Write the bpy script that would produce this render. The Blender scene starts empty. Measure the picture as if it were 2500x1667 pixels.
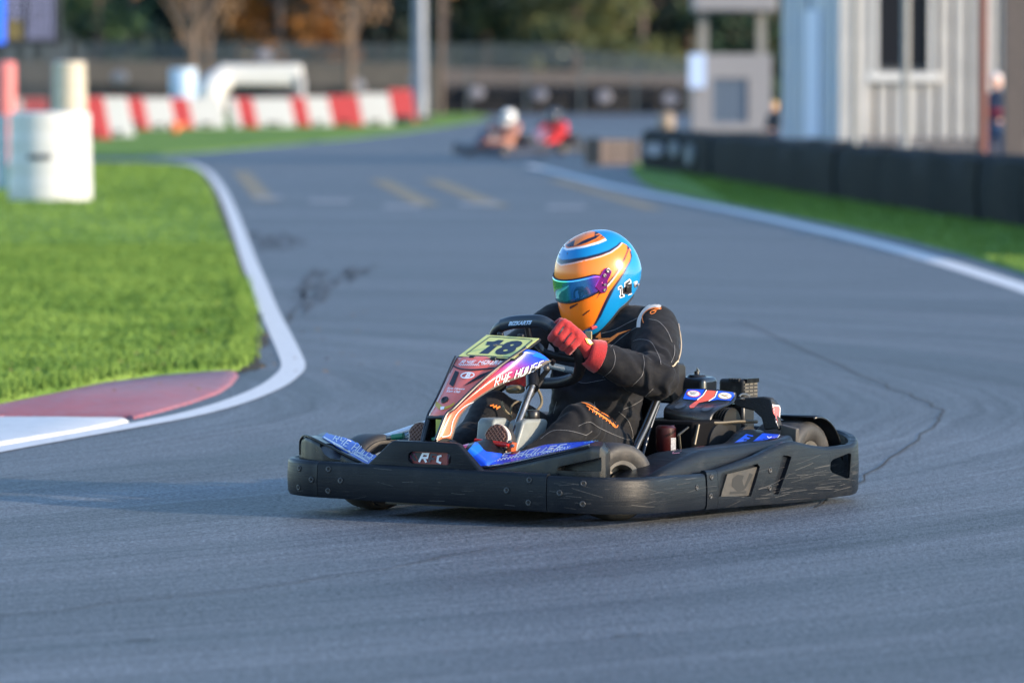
import bpy, bmesh, math, random
from mathutils import Vector, Matrix, noise
from mathutils.bvhtree import BVHTree
from mathutils.geometry import tessellate_polygon
random.seed(7)
SC = bpy.context.scene
COL = SC.collection
V = Vector
# ------------------------------------------------------------------ camera, sky, sun, exposure
FPX = 13889.0                                  # focal length in photo pixels (200 mm on 36 mm, photo 2500 wide)
PITCH = math.atan(629.5 / FPX)
CAMH = 1.44
cam_d = bpy.data.cameras.new('camera'); cam = bpy.data.objects.new('camera', cam_d); COL.objects.link(cam)
cam.location = (0, 0, CAMH); cam.rotation_euler = (math.pi / 2 - PITCH, 0, 0)
cam_d.lens = 200; cam_d.sensor_width = 36; cam_d.clip_start = 0.5; cam_d.clip_end = 3000
cam_d.dof.use_dof = True; cam_d.dof.focus_distance = 19.15; cam_d.dof.aperture_fstop = 3.5
cam_d.dof.aperture_blades = 9
SC.camera = cam
SUN_AZ = math.radians(25)                      # towards the camera from the right
SUN_EL = math.radians(14.5)
SUNV = V((math.cos(SUN_AZ) * math.cos(SUN_EL), -math.sin(SUN_AZ) * math.cos(SUN_EL), math.sin(SUN_EL)))
W = bpy.data.worlds.new('World'); SC.world = W; W.use_nodes = True
nt = W.node_tree; bg = nt.nodes['Background']
sky = nt.nodes.new('ShaderNodeTexSky'); sky.sky_type = 'NISHITA'; sky.sun_disc = False
sky.sun_elevation = SUN_EL
sky.sun_rotation = math.atan2(SUNV.x, SUNV.y)
sky.altitude = 50; sky.air_density = 1.0; sky.dust_density = .5; sky.ozone_density = 3.0
nt.links.new(sky.outputs[0], bg.inputs[0]); bg.inputs[1].default_value = 0.15
sd = bpy.data.lights.new('sun', 'SUN'); sun = bpy.data.objects.new('sun', sd); COL.objects.link(sun)
sd.energy = 2.3; sd.angle = math.radians(1.0); sd.color = (1.0, 0.80, 0.58)
sun.rotation_euler = (-SUNV).to_track_quat('-Z', 'Y').to_euler()
SC.view_settings.view_transform = 'Standard'; SC.view_settings.look = 'None'
SC.view_settings.exposure = 1.6; SC.view_settings.gamma = 1.0
SC.render.engine = 'CYCLES'
SC.cycles.use_denoising = True
SC.cycles.max_bounces = 6; SC.cycles.transparent_max_bounces = 8
SC.cycles.sample_clamp_indirect = 4

# ------------------------------------------------------------------ photo geometry -> world
def ray(px, py):
    return V(((px - 1250) / FPX, math.cos(PITCH) + math.sin(PITCH) * (833.5 - py) / FPX,
              -math.sin(PITCH) + math.cos(PITCH) * (833.5 - py) / FPX))
CAMP = V((0, 0, CAMH))
def G(px, py, z=0.0):
    d = ray(px, py); return CAMP + d * ((z - CAMH) / d.z)
def at(px, py, Y):
    d = ray(px, py); return CAMP + d * (Y / d.y)
KROT = math.atan2(-.839, -.545)
KM = Matrix.Translation((.199, 19.40, 0)) @ Matrix.Rotation(KROT, 4, 'Z')
KI = KM.inverted()
KC = KI @ CAMP
def kray(px, py): return (KI.to_3x3() @ ray(px, py))
def K(px, py, **k):
    a, v = list(k.items())[0]; i = 'xyz'.index(a); d = kray(px, py)
    return KC + d * ((v - KC[i]) / d[i])
def toPX(p):                                   # kart-local -> photo pixels
    w = (KM @ V(p)) - CAMP
    f = V((0, math.cos(PITCH), -math.sin(PITCH))); u = V((0, math.sin(PITCH), math.cos(PITCH)))
    d = w.dot(f); return (1250 + FPX * w.x / d, 833.5 - FPX * w.dot(u) / d)

# ------------------------------------------------------------------ materials
MATS = {}
def nodes(m): return m.node_tree.nodes, m.node_tree.links
def mat(name, col, rough=.6, metal=0, var=.0, vscale=8, bump=0, bscale=60, coat=0, spec=.5, scratch=0, vcol=None, trans=0, sheen=0, stretch=None, dirt=0, dirtcol=(.12,.10,.08), emit=None):
    if name in MATS: return MATS[name]
    m = bpy.data.materials.new(name); m.use_nodes = True; MATS[name] = m
    N, L = nodes(m); b = N['Principled BSDF']
    b.inputs['Base Color'].default_value = (*col, 1); b.inputs['Roughness'].default_value = rough
    b.inputs['Metallic'].default_value = metal; b.inputs['Coat Weight'].default_value = coat
    b.inputs['Coat Roughness'].default_value = .08
    b.inputs['Specular IOR Level'].default_value = spec
    if trans: b.inputs['Transmission Weight'].default_value = trans
    if sheen: b.inputs['Sheen Weight'].default_value = sheen; b.inputs['Sheen Roughness'].default_value = .5
    if emit: b.inputs['Emission Color'].default_value = (*col, 1); b.inputs['Emission Strength'].default_value = emit
    tc = N.new('ShaderNodeTexCoord'); src = tc.outputs['Object']
    if stretch:
        mp = N.new('ShaderNodeMapping'); mp.inputs['Scale'].default_value = stretch; L.new(src, mp.inputs[0]); src2 = mp.outputs[0]
    else: src2 = src
    cur = None
    if vcol:
        a = N.new('ShaderNodeAttribute'); a.attribute_name = vcol; cur = a.outputs['Color']
    if var:
        n = N.new('ShaderNodeTexNoise'); n.inputs['Scale'].default_value = vscale; n.inputs['Detail'].default_value = 6; n.inputs['Roughness'].default_value = .65
        L.new(src2, n.inputs['Vector'])
        mr = N.new('ShaderNodeMapRange'); mr.inputs['From Min'].default_value = .3; mr.inputs['From Max'].default_value = .7
        mr.inputs['To Min'].default_value = 1 - var; mr.inputs['To Max'].default_value = 1 + var; L.new(n.outputs['Fac'], mr.inputs['Value'])
        mx = N.new('ShaderNodeVectorMath'); mx.operation = 'MULTIPLY'
        if cur is None: mx.inputs[0].default_value = col
        else: L.new(cur, mx.inputs[0])
        L.new(mr.outputs[0], mx.inputs[1]); cur = mx.outputs[0]
        mr2 = N.new('ShaderNodeMapRange'); mr2.inputs['From Min'].default_value = .3; mr2.inputs['From Max'].default_value = .7
        mr2.inputs['To Min'].default_value = max(.03, rough - .12 * (var > .05)); mr2.inputs['To Max'].default_value = min(1, rough + .12)
        L.new(n.outputs['Fac'], mr2.inputs['Value']); L.new(mr2.outputs[0], b.inputs['Roughness'])
    if dirt:
        n = N.new('ShaderNodeTexNoise'); n.inputs['Scale'].default_value = 14; n.inputs['Detail'].default_value = 8; n.inputs['Roughness'].default_value = .7
        L.new(src, n.inputs['Vector']); r = N.new('ShaderNodeMapRange'); r.inputs['From Min'].default_value = .5; r.inputs['From Max'].default_value = .75
        r.inputs['To Max'].default_value = dirt; L.new(n.outputs['Fac'], r.inputs['Value'])
        mx = N.new('ShaderNodeMix'); mx.data_type = 'RGBA'; L.new(r.outputs[0], mx.inputs['Factor'])
        if cur is None: mx.inputs['A'].default_value = (*col, 1)
        else: L.new(cur, mx.inputs['A'])
        mx.inputs['B'].default_value = (*dirtcol, 1); cur = mx.outputs['Result']
    bumpsrc = None
    if scratch:
        hs = []
        for k, (sc, rot) in enumerate((((3, 3, 130), 0.0), ((5, 5, 90), .12), ((40, 40, 6), .5))):
            mp = N.new('ShaderNodeMapping'); mp.inputs['Scale'].default_value = sc
            mp.inputs['Rotation'].default_value = (rot, -rot * .7, .3 * k); L.new(src, mp.inputs[0])
            n = N.new('ShaderNodeTexNoise'); n.inputs['Scale'].default_value = 1.6; n.inputs['Detail'].default_value = 5; n.inputs['Roughness'].default_value = .75
            L.new(mp.outputs[0], n.inputs['Vector']); hs.append(n)
        # thin pale scuffs, broken up by a broad noise
        def thr(src_, lo, hi, to):
            r = N.new('ShaderNodeMapRange'); r.inputs['From Min'].default_value = lo; r.inputs['From Max'].default_value = hi; r.inputs['To Max'].default_value = to; L.new(src_, r.inputs['Value']); return r.outputs[0]
        def tn(sc, det, vec):
            n = N.new('ShaderNodeTexNoise'); n.inputs['Scale'].default_value = sc; n.inputs['Detail'].default_value = det; n.inputs['Roughness'].default_value = .7; L.new(vec, n.inputs['Vector']); return n.outputs['Fac']
        mpf = N.new('ShaderNodeMapping'); mpf.inputs['Scale'].default_value = (7, 7, 300); L.new(src, mpf.inputs[0])
        mpg = N.new('ShaderNodeMapping'); mpg.inputs['Scale'].default_value = (9, 9, 220); mpg.inputs['Rotation'].default_value = (.22, .18, 0); L.new(src, mpg.inputs[0])
        m1 = N.new('ShaderNodeMath'); m1.operation = 'MULTIPLY'; L.new(thr(tn(1.5, 3, mpf.outputs[0]), .60, .68, scratch), m1.inputs[0]); L.new(thr(tn(5, 3, src), .46, .60, 1), m1.inputs[1])
        m2 = N.new('ShaderNodeMath'); m2.operation = 'MULTIPLY'; L.new(thr(tn(1.5, 3, mpg.outputs[0]), .62, .68, scratch * .8), m2.inputs[0]); L.new(thr(tn(7, 3, src), .5, .6, 1), m2.inputs[1])
        m3 = thr(tn(9, 8, src), .55, .75, scratch * .35)
        ad0 = N.new('ShaderNodeMath'); ad0.operation = 'MAXIMUM'; L.new(m1.outputs[0], ad0.inputs[0]); L.new(m2.outputs[0], ad0.inputs[1])
        ad = N.new('ShaderNodeMath'); ad.operation = 'MAXIMUM'; L.new(ad0.outputs[0], ad.inputs[0]); L.new(m3, ad.inputs[1])
        mx = N.new('ShaderNodeMix'); mx.data_type = 'RGBA'; L.new(ad.outputs[0], mx.inputs['Factor'])
        if cur is None: mx.inputs['A'].default_value = (*col, 1)
        else: L.new(cur, mx.inputs['A'])
        mx.inputs['B'].default_value = (.13, .125, .12, 1); cur = mx.outputs['Result']
        mr2 = N.new('ShaderNodeMapRange'); mr2.inputs['From Min'].default_value = .3; mr2.inputs['From Max'].default_value = .7
        mr2.inputs['To Min'].default_value = rough - .1; mr2.inputs['To Max'].default_value = rough + .15
        L.new(hs[0].outputs['Fac'], mr2.inputs['Value']); L.new(mr2.outputs[0], b.inputs['Roughness'])
        bumpsrc = hs[0].outputs['Fac']; bump = bump or .25
    if cur is not None: L.new(cur, b.inputs['Base Color'])
    if bump:
        bp = N.new('ShaderNodeBump'); bp.inputs['Strength'].default_value = bump; bp.inputs['Distance'].default_value = .004
        if bumpsrc is None:
            n = N.new('ShaderNodeTexNoise'); n.inputs['Scale'].default_value = bscale; n.inputs['Detail'].default_value = 5
            L.new(src2, n.inputs['Vector']); bumpsrc = n.outputs['Fac']
        L.new(bumpsrc, bp.inputs['Height']); L.new(bp.outputs[0], b.inputs['Normal'])
    return m

# ------------------------------------------------------------------ objects
def tag(o, label=None, cat=None, group=None, kind=None):
    if label: o['label'] = label
    if cat: o['category'] = cat
    if group: o['group'] = group
    if kind: o['kind'] = kind
    return o
def thing(name, loc, rz=0, label=None, cat=None, group=None):
    o = bpy.data.objects.new(name, None); COL.objects.link(o); o.location = loc; o.rotation_euler = (0, 0, rz)
    o.empty_display_size = .1
    return tag(o, label, cat, group)
def link(name, me, parent=None, m=None, smooth=False, bevel=0, seg=2):
    o = bpy.data.objects.new(name, me); COL.objects.link(o)
    if parent: o.parent = parent
    if m and not me.materials: me.materials.append(m)
    if smooth:
        me.shade_smooth()
        try: me.set_sharp_from_angle(angle=math.radians(smooth if smooth > 1 else 42))
        except Exception: pass
    if bevel:
        b = o.modifiers.new('bevel', 'BEVEL'); b.width = bevel; b.segments = seg; b.limit_method = 'ANGLE'; b.angle_limit = math.radians(35)
        me.shade_smooth(); b.harden_normals = False
        me.set_sharp_from_angle(angle=math.radians(60))
    return o
class MB:
    def __init__(s): s.v = []; s.f = []
    def add(s, vs, fs):
        n = len(s.v); s.v += [tuple(v) for v in vs]; s.f += [tuple(i + n for i in f) for f in fs]; return s
    def box(s, c, size, M=None):
        hx, hy, hz = size[0] / 2, size[1] / 2, size[2] / 2
        vs = [V((x * hx, y * hy, z * hz)) for x in (-1, 1) for y in (-1, 1) for z in (-1, 1)]
        if M: vs = [M @ v for v in vs]
        vs = [v + V(c) for v in vs]
        return s.add(vs, [(0, 1, 3, 2), (4, 6, 7, 5), (0, 4, 5, 1), (2, 3, 7, 6), (0, 2, 6, 4), (1, 5, 7, 3)])
    def prism(s, bot, top):
        n = len(bot)
        return s.add(list(bot) + list(top), [tuple(range(n - 1, -1, -1)), tuple(range(n, 2 * n))] + [(i, (i + 1) % n, n + (i + 1) % n, n + i) for i in range(n)])
    def tube(s, path, r, n=12, cap=True, close=False, flat=1.0):
        path = [V(p) for p in path]; m = len(path); rs = r if isinstance(r, (list, tuple)) else [r] * m
        ref = None; rings = []
        for i, p in enumerate(path):
            if close: t = (path[(i + 1) % m] - path[i - 1]).normalized()
            else: t = (path[min(i + 1, m - 1)] - path[max(i - 1, 0)]).normalized()
            if ref is None:
                ref = V((0, 0, 1)) if abs(t.z) < .9 else V((1, 0, 0))
            u = (ref - t * ref.dot(t)).normalized(); w = t.cross(u); ref = u
            rings.append([p + u * (math.cos(2 * math.pi * k / n) * rs[i]) + w * (math.sin(2 * math.pi * k / n) * rs[i] * flat) for k in range(n)])
        vs = [v for rg in rings for v in rg]; fs = []
        for i in range(m if close else m - 1):
            j = (i + 1) % m
            for k in range(n): fs.append((i * n + k, i * n + (k + 1) % n, j * n + (k + 1) % n, j * n + k))
        if cap and not close: fs += [tuple(range(n - 1, -1, -1)), tuple((m - 1) * n + k for k in range(n))]
        return s.add(vs, fs)
    def lathe(s, prof, M=None, n=28, closed=False):
        # prof: list of (r, h), revolved about local Z
        vs = []; m = len(prof)
        for r, h in prof:
            for k in range(n):
                a = 2 * math.pi * k / n; v = V((r * math.cos(a), r * math.sin(a), h)); vs.append(M @ v if M else v)
        fs = []
        for i in range(m if closed else m - 1):
            j = (i + 1) % m
            for k in range(n): fs.append((i * n + k, i * n + (k + 1) % n, j * n + (k + 1) % n, j * n + k))
        if not closed: fs += [tuple(range(n - 1, -1, -1)), tuple((m - 1) * n + k for k in range(n))]
        return s.add(vs, fs)
    def grid(s, rows, closeu=False):
        m = len(rows[0]); vs = [p for r in rows for p in r]; fs = []
        for i in range(len(rows) - 1):
            for k in range(m if closeu else m - 1):
                k2 = (k + 1) % m; fs.append((i * m + k, i * m + k2, (i + 1) * m + k2, (i + 1) * m + k))
        return s.add(vs, fs)
    def mesh(s, name):
        me = bpy.data.meshes.new(name); me.from_pydata(s.v, [], s.f); me.validate()
        bm = bmesh.new(); bm.from_mesh(me); bmesh.ops.recalc_face_normals(bm, faces=bm.faces); bm.to_mesh(me); bm.free()
        return me
    def build(s, name, m, parent=None, smooth=False, bevel=0, seg=2):
        return link(name, s.mesh(name), parent, m, smooth, bevel, seg)
def copy_tree(o, parent=None):
    c = o.copy(); COL.objects.link(c); c.parent = parent
    for ch in list(o.children): copy_tree(ch, c)
    return c
def smooth_pts(pts, n=6, close=False):         # Catmull-Rom through points
    pts = [V(p) for p in pts]; m = len(pts); out = []
    rng = range(m if close else m - 1)
    for i in rng:
        if close: a, b, c, d = pts[i - 1], pts[i], pts[(i + 1) % m], pts[(i + 2) % m]
        else: a, b, c, d = pts[max(i - 1, 0)], pts[i], pts[i + 1], pts[min(i + 2, m - 1)]
        for k in range(n):
            t = k / n
            out.append(.5 * ((2 * b) + (c - a) * t + (2 * a - 5 * b + 4 * c - d) * t * t + (3 * b - a - 3 * c + d) * t ** 3))
    if not close: out.append(pts[-1])
    return out
def sheet(name, pts, z, m, kind='structure', thick=0):
    vs = [V((p[0], p[1], z)) for p in pts]
    tris = tessellate_polygon([vs]); mb = MB()
    if thick:
        mb.prism([v - V((0, 0, thick)) for v in vs], vs); me = mb.mesh(name)
    else:
        mb.add(vs, tris); me = mb.mesh(name)
        bm = bmesh.new(); bm.from_mesh(me)
        for f in bm.faces:
            if f.normal.z < 0: f.normal_flip()
        bm.to_mesh(me); bm.free()
    o = link(name, me, None, m); o['kind'] = kind; return o
def strip(name, pts, w, z, m, parent=None, n=6):
    P = smooth_pts([V((p[0], p[1], 0)) for p in pts], n); rows = []
    ws = w if callable(w) else (lambda t: w)
    for i, p in enumerate(P):
        t = (P[min(i + 1, len(P) - 1)] - P[max(i - 1, 0)]).normalized(); q = V((-t.y, t.x, 0)) * ws(i / (len(P) - 1)) / 2
        rows.append([V((p.x - q.x, p.y - q.y, z)), V((p.x + q.x, p.y + q.y, z))])
    o = MB().grid(rows).build(name, m, parent)
    bm = bmesh.new(); bm.from_mesh(o.data)
    for f in bm.faces:
        if f.normal.z < 0: f.normal_flip()
    bm.to_mesh(o.data); bm.free()
    return o
# ------------------------------------------------------------------ ground materials
def asphalt_mat():
    m = bpy.data.materials.new('asphalt'); m.use_nodes = True; N, L = nodes(m); b = N['Principled BSDF']
    tc = N.new('ShaderNodeTexCoord'); P = tc.outputs['Object']
    def noise_(sc, det=5, rough=.6, vec=P):
        n = N.new('ShaderNodeTexNoise'); n.inputs['Scale'].default_value = sc; n.inputs['Detail'].default_value = det; n.inputs['Roughness'].default_value = rough
        L.new(vec, n.inputs['Vector']); return n.outputs['Fac']
    def mr(v, a, b_, c, d):
        r = N.new('ShaderNodeMapRange'); L.new(v, r.inputs['Value'])
        for k, x in zip(('From Min', 'From Max', 'To Min', 'To Max'), (a, b_, c, d)): r.inputs[k].default_value = x
        return r.outputs[0]
    def mul(a, b_):
        x = N.new('ShaderNodeMath'); x.operation = 'MULTIPLY'; L.new(a, x.inputs[0])
        if isinstance(b_, float): x.inputs[1].default_value = b_
        else: L.new(b_, x.inputs[1])
        return x.outputs[0]
    # polar coordinates about the inside of the corner: tyre-polished bands follow the racing line
    sub = N.new('ShaderNodeVectorMath'); sub.operation = 'SUBTRACT'; sub.inputs[1].default_value = (-9.9, 25.9, 0); L.new(P, sub.inputs[0])
    ln = N.new('ShaderNodeVectorMath'); ln.operation = 'LENGTH'; L.new(sub.outputs[0], ln.inputs[0])
    sp = N.new('ShaderNodeSeparateXYZ'); L.new(sub.outputs[0], sp.inputs[0])
    an = N.new('ShaderNodeMath'); an.operation = 'ARCTAN2'; L.new(sp.outputs[1], an.inputs[0]); L.new(sp.outputs[0], an.inputs[1])
    wob = noise_(.35, 3)
    rr = N.new('ShaderNodeMath'); rr.operation = 'ADD'; L.new(ln.outputs['Value'], rr.inputs[0]); L.new(mul(wob, .35), rr.inputs[1])
    cb = N.new('ShaderNodeCombineXYZ'); L.new(mul(rr.outputs[0], 1.7), cb.inputs[0]); L.new(mul(an.outputs[0], 1.1), cb.inputs[1])
    band = noise_(1.0, 4, .6, cb.outputs[0])
    cb2 = N.new('ShaderNodeCombineXYZ'); L.new(mul(rr.outputs[0], 17.0), cb2.inputs[0]); L.new(mul(an.outputs[0], 2.5), cb2.inputs[1])
    fine = noise_(1.0, 3, .6, cb2.outputs[0])
    blot = noise_(.5, 5)
    grain = noise_(260, 3, .8)
    v = N.new('ShaderNodeTexVoronoi'); v.inputs['Scale'].default_value = 120; L.new(P, v.inputs['Vector'])
    f = mul(mul(mul(mr(band, .38, .62, .70, 1.13), mr(fine, .3, .7, .80, 1.14)), mr(blot, .3, .7, .94, 1.06)), mr(grain, .3, .7, .45, 1.6))
    f = mul(f, mr(v.outputs['Color'], 0, 1, .72, 1.40)); f = mul(f, mr(noise_(60, 4, .8), .32, .68, .42, 1.70)); f = mul(f, mr(noise_(9, 6, .7), .35, .7, .93, 1.07))
    c = N.new('ShaderNodeVectorMath'); c.operation = 'MULTIPLY'; c.inputs[0].default_value = (.090, .099, .112); L.new(f, c.inputs[1])
    L.new(c.outputs[0], b.inputs['Base Color'])
    L.new(mr(band, .35, .7, .50, .66), b.inputs['Roughness'])
    L.new(mul(mul(f, f), .17), b.inputs['Specular IOR Level'])
    bp = N.new('ShaderNodeBump'); bp.inputs['Strength'].default_value = .5; bp.inputs['Distance'].default_value = .003
    L.new(v.outputs['Distance'], bp.inputs['Height']); L.new(bp.outputs[0], b.inputs['Normal'])
    MATS['asphalt'] = m; return m
def grass_mat(name, c1, c2):
    m = bpy.data.materials.new(name); m.use_nodes = True; N, L = nodes(m); b = N['Principled BSDF']
    tc = N.new('ShaderNodeTexCoord')
    n1 = N.new('ShaderNodeTexNoise'); n1.inputs['Scale'].default_value = .9; n1.inputs['Detail'].default_value = 8; L.new(tc.outputs['Object'], n1.inputs['Vector'])
    n2 = N.new('ShaderNodeTexNoise'); n2.inputs['Scale'].default_value = 14; n2.inputs['Detail'].default_value = 6; L.new(tc.outputs['Object'], n2.inputs['Vector'])
    r = N.new('ShaderNodeValToRGB'); r.color_ramp.elements[0].position = .35; r.color_ramp.elements[1].position = .68
    r.color_ramp.elements[0].color = (*c1, 1); r.color_ramp.elements[1].color = (*c2, 1)
    ad = N.new('ShaderNodeMath'); ad.operation = 'ADD'; ad.use_clamp = True
    ml = N.new('ShaderNodeMath'); ml.operation = 'MULTIPLY_ADD'; ml.inputs[1].default_value = .5; ml.inputs[2].default_value = -.25
    L.new(n2.outputs['Fac'], ml.inputs[0]); L.new(n1.outputs['Fac'], ad.inputs[0]); L.new(ml.outputs[0], ad.inputs[1])
    L.new(ad.outputs[0], r.inputs[0]); L.new(r.outputs[0], b.inputs['Base Color'])
    b.inputs['Roughness'].default_value = .9; b.inputs['Specular IOR Level'].default_value = .06
    bp = N.new('ShaderNodeBump'); bp.inputs['Strength'].default_value = .8; bp.inputs['Distance'].default_value = .05
    L.new(n2.outputs['Fac'], bp.inputs['Height']); L.new(bp.outputs[0], b.inputs['Normal'])
    MATS[name] = m; return m
ASPH = asphalt_mat()
GRS = grass_mat('grass_turf', (.105, .195, .042), (.19, .29, .066))
BLD = grass_mat('grass_blade', (.11, .20, .042), (.195, .30, .066))
DIRTM = mat('bare_earth', (.10, .085, .06), .95, var=.3, vscale=2)
LINE = mat('line_paint', (.58, .58, .59), .6, spec=.2, var=.14, vscale=22, dirt=.55, dirtcol=(.3, .3, .31))
YEL = mat('yellow_paint_worn', (.21, .175, .12), .7, spec=.15, var=.25, vscale=12)
WLN = mat('white_paint_worn', (.24, .25, .27), .7, spec=.15, var=.25, vscale=12)

sheet('ground', [(-600, -60), (600, -60), (600, 900), (-600, 900)], -.05, DIRTM)
sheet('track', [(-70, 4), (70, 4), (70, 292), (-70, 292)], 0, ASPH)
def P(*l): return [G(*p) for p in l]
left_edge = [(-900, 1160), (-400, 1062), (0, 987), (120, 964), (250, 935), (400, 918), (500, 910), (585, 905), (600, 885), (612, 830), (605, 780), (592, 700), (573, 630), (549, 560), (512, 460), (490, 430), (480, 415), (440, 407), (380, 402), (230, 400)]
isl = P(*left_edge) + [V((-26, 104, 0)), V((-60, 104, 0)), V((-60, 18, 0))]
def turf(name, pts, z=.03):
    o = sheet(name, pts, z, GRS, thick=.05); return o
turf('grass_verge', isl)
far = P((-700, 388), (330, 384), (520, 370), (700, 353), (850, 340), (1000, 322), (1100, 307), (1170, 294), (1196, 286), (1160, 279), (1000, 277), (-600, 277))
turf('grass_bank', far)
rg = P((1540, 420), (1570, 448), (1600, 462), (1700, 484), (1800, 503), (1900, 522), (2050, 551), (2200, 583), (2350, 622), (2500, 668), (2900, 830), (4200, 830), (2900, 600), (2500, 540), (2000, 462), (1700, 410), (1600, 398), (1555, 396))
turf('grass_strip', rg)

strip('verge_soil', P(*[(x + 7, y) for x, y in left_edge[6:20]]), lambda t: .13 + .05 * math.sin(t * 60) + .03 * math.sin(t * 151), .0025, mat('gritty_soil', (.075, .066, .055), .95, var=.45, vscale=25, spec=.1))['kind'] = 'structure'
mk = thing('track_marking', (0, 0, 0)); mk['kind'] = 'structure'
ll = P((-700, 1230), (-300, 1156), (0, 1098), (200, 1062), (420, 1022), (530, 995), (610, 968), (670, 940), (706, 912), (716, 892), (706, 862), (684, 815), (655, 755), (630, 690), (606, 630), (585, 570), (558, 500), (535, 455), (505, 420), (465, 401), (420, 394), (360, 393))
strip('painted_line', ll, .125, .004, LINE, mk)
rl = P((1290, 405), (1340, 416), (1400, 432), (1500, 457), (1650, 487), (1800, 517), (2000, 562), (2200, 612), (2400, 672), (2600, 740), (3000, 900))
strip('painted_line', rl, .21, .004, LINE, mk)
for a, b, w in (((588, 420), (650, 492), .28), ((925, 440), (1045, 502), .30), ((1055, 440), (1215, 506), .32), ((1350, 438), (1600, 512), .25)):
    strip('grid_mark', P(a, ((a[0] + b[0]) / 2, (a[1] + b[1]) / 2), b), w, .004, YEL, mk)
for a, b in (((755, 492), (855, 492)), ((935, 505), (1030, 505)), ((1120, 500), (1215, 500)), ((1335, 507), (1430, 507)), ((620, 484), (690, 484))):
    strip('grid_mark', P(a, ((a[0] + b[0]) / 2, a[1]), b), 1.6, .006, WLN, mk)
# tar crack
TAR = mat('tar_crack', (.062, .058, .056), .8, spec=.1, var=.3, vscale=40)
def jig(pts, a, n=5):
    Q = smooth_pts(pts, n); return [p + V((noise.noise(p * 3.1) * a, noise.noise(p * 3.3 + V((5, 1, 2))) * a, 0)) for p in Q]
strip('crack', jig(P((1800, 785), (1950, 850), (2100, 915), (2230, 970), (2298, 1005), (2285, 1035), (2200, 1105), (2100, 1175), (1990, 1240)), .05), .007, .004, TAR, mk, 2)
strip('crack', jig(P((-80, 1512), (0, 1503), (300, 1470), (640, 1432), (830, 1405), (1020, 1372), (1200, 1340)), .05), .006, .004, TAR, mk, 2)
rnd_s = random.Random(2)
SKID = mat('tyre_skid', (.080, .088, .099), .8, spec=.12, var=.25, vscale=9)
for pts, w in ((((690, 800), (745, 735), (790, 680), (815, 655)), .16), (((655, 560), (680, 590), (700, 615)), .25), (((1500, 1560), (1560, 1550), (1640, 1545)), .03), (((300, 1570), (360, 1562), (410, 1560)), .03), (((820, 690), (870, 660), (900, 640)), .12)):
    Q = P(*pts)
    for k in range(6 if w > .1 else 2):
        o_ = (k - 2.5) * w * .30; a0 = rnd_s.uniform(0, .45); a1 = rnd_s.uniform(.6, 1.0); QQ = smooth_pts(Q, 6); QQ = QQ[int(a0 * len(QQ)):max(int(a0 * len(QQ)) + 3, int(a1 * len(QQ)))]
        if len(QQ) > 2: strip('skid_mark', [q + V((o_ + rnd_s.gauss(0, .02), 0, 0)) for q in QQ], lambda t, w=w: w * rnd_s.uniform(.08, .34) * (1 if 0 < t < 1 else .1), .003, SKID, mk, 3)

# kerb, red and white painted concrete
RK = mat('kerb_red_paint', (.28, .085, .10), .6, var=.45, vscale=6, dirt=.95, dirtcol=(.25, .17, .22), bump=.4, bscale=30, stretch=(1, 3, 1))  # lilac patches: worn paint plus sky sheen put into the colour
WK = mat('kerb_white_paint', (.52, .53, .55), .6, var=.12, vscale=9, dirt=.6, dirtcol=(.3, .31, .33), bump=.4, bscale=30)
def slab(name, px, h, m):
    bot = [V((p.x, p.y, -.02)) for p in P(*px)]; top = [V((p.x, p.y, h)) for p in P(*px)]
    c = sum(top, V()) / len(top); top = [V((t.x + (c.x - t.x) * .05, t.y + (c.y - t.y) * .05, h)) for t in top]
    mb = MB(); mb.prism(bot, top); o = mb.build(name, m, None, bevel=.01); o['kind'] = 'structure'; return o
slab('kerb_red', [(-900, 1166), (-400, 1075), (0, 990), (120, 966), (250, 938), (400, 919), (500, 911), (560, 907), (588, 908), (592, 918), (575, 940), (545, 960), (480, 984), (400, 1007), (330, 1025), (322, 1023), (0, 1021), (-400, 1100), (-900, 1190)], .014, RK)
slab('kerb_white', [(-900, 1196), (-400, 1106), (0, 1023), (150, 1023), (321, 1025), (328, 1029), (200, 1056), (0, 1089), (-400, 1170), (-900, 1270)], .017, WK)

# grass blades where the photograph resolves them
def inside(poly, x, y):
    c = False; j = len(poly) - 1
    for i in range(len(poly)):
        xi, yi = poly[i][0], poly[i][1]; xj, yj = poly[j][0], poly[j][1]
        if (yi > y) != (yj > y) and x < (xj - xi) * (y - yi) / (yj - yi) + xi: c = not c
        j = i
    return c
gv = []; gf = []
rnd = random.Random(3)
def blades(poly, n, box, hmul=1.0):
    k = 0; t = 0
    while k < n and t < n * 6:
        t += 1
        y = box[2] + (box[3] - box[2]) * rnd.random() ** 1.6; x = rnd.uniform(box[0], box[1])
        if not inside(poly, x, y): continue
        k += 1
        h = rnd.uniform(.006, .034) * hmul * (1 + .012 * (y - 25)); w = rnd.uniform(.004, .008) * (1 + .05 * (y - 25)); a = rnd.uniform(0, 6.28)
        dx, dy = math.cos(a), math.sin(a); lx, ly = rnd.gauss(0, .7) * h, rnd.gauss(0, .7) * h
        i = len(gv)
        gv.extend([(x - dx * w, y - dy * w, .025), (x + dx * w, y + dy * w, .025), (x + lx * .4 + dx * w * .7, y + ly * .4 + dy * w * .7, .03 + h * .6), (x + lx * .4 - dx * w * .7, y + ly * .4 - dy * w * .7, .03 + h * .6), (x + lx, y + ly, .03 + h)])
        gf.extend([(i, i + 1, i + 2, i + 3), (i + 3, i + 2, i + 4)])
blades(isl, 120000, (-4.6, -.6, 23.5, 50), .62)
blades(isl, 45000, (-9, -.6, 40, 104), .55)
blades(rg, 24000, (2.6, 9, 40, 108), .7)
edge = P(*left_edge[2:12])                     # ragged tufts hanging over the kerb edge
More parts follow.
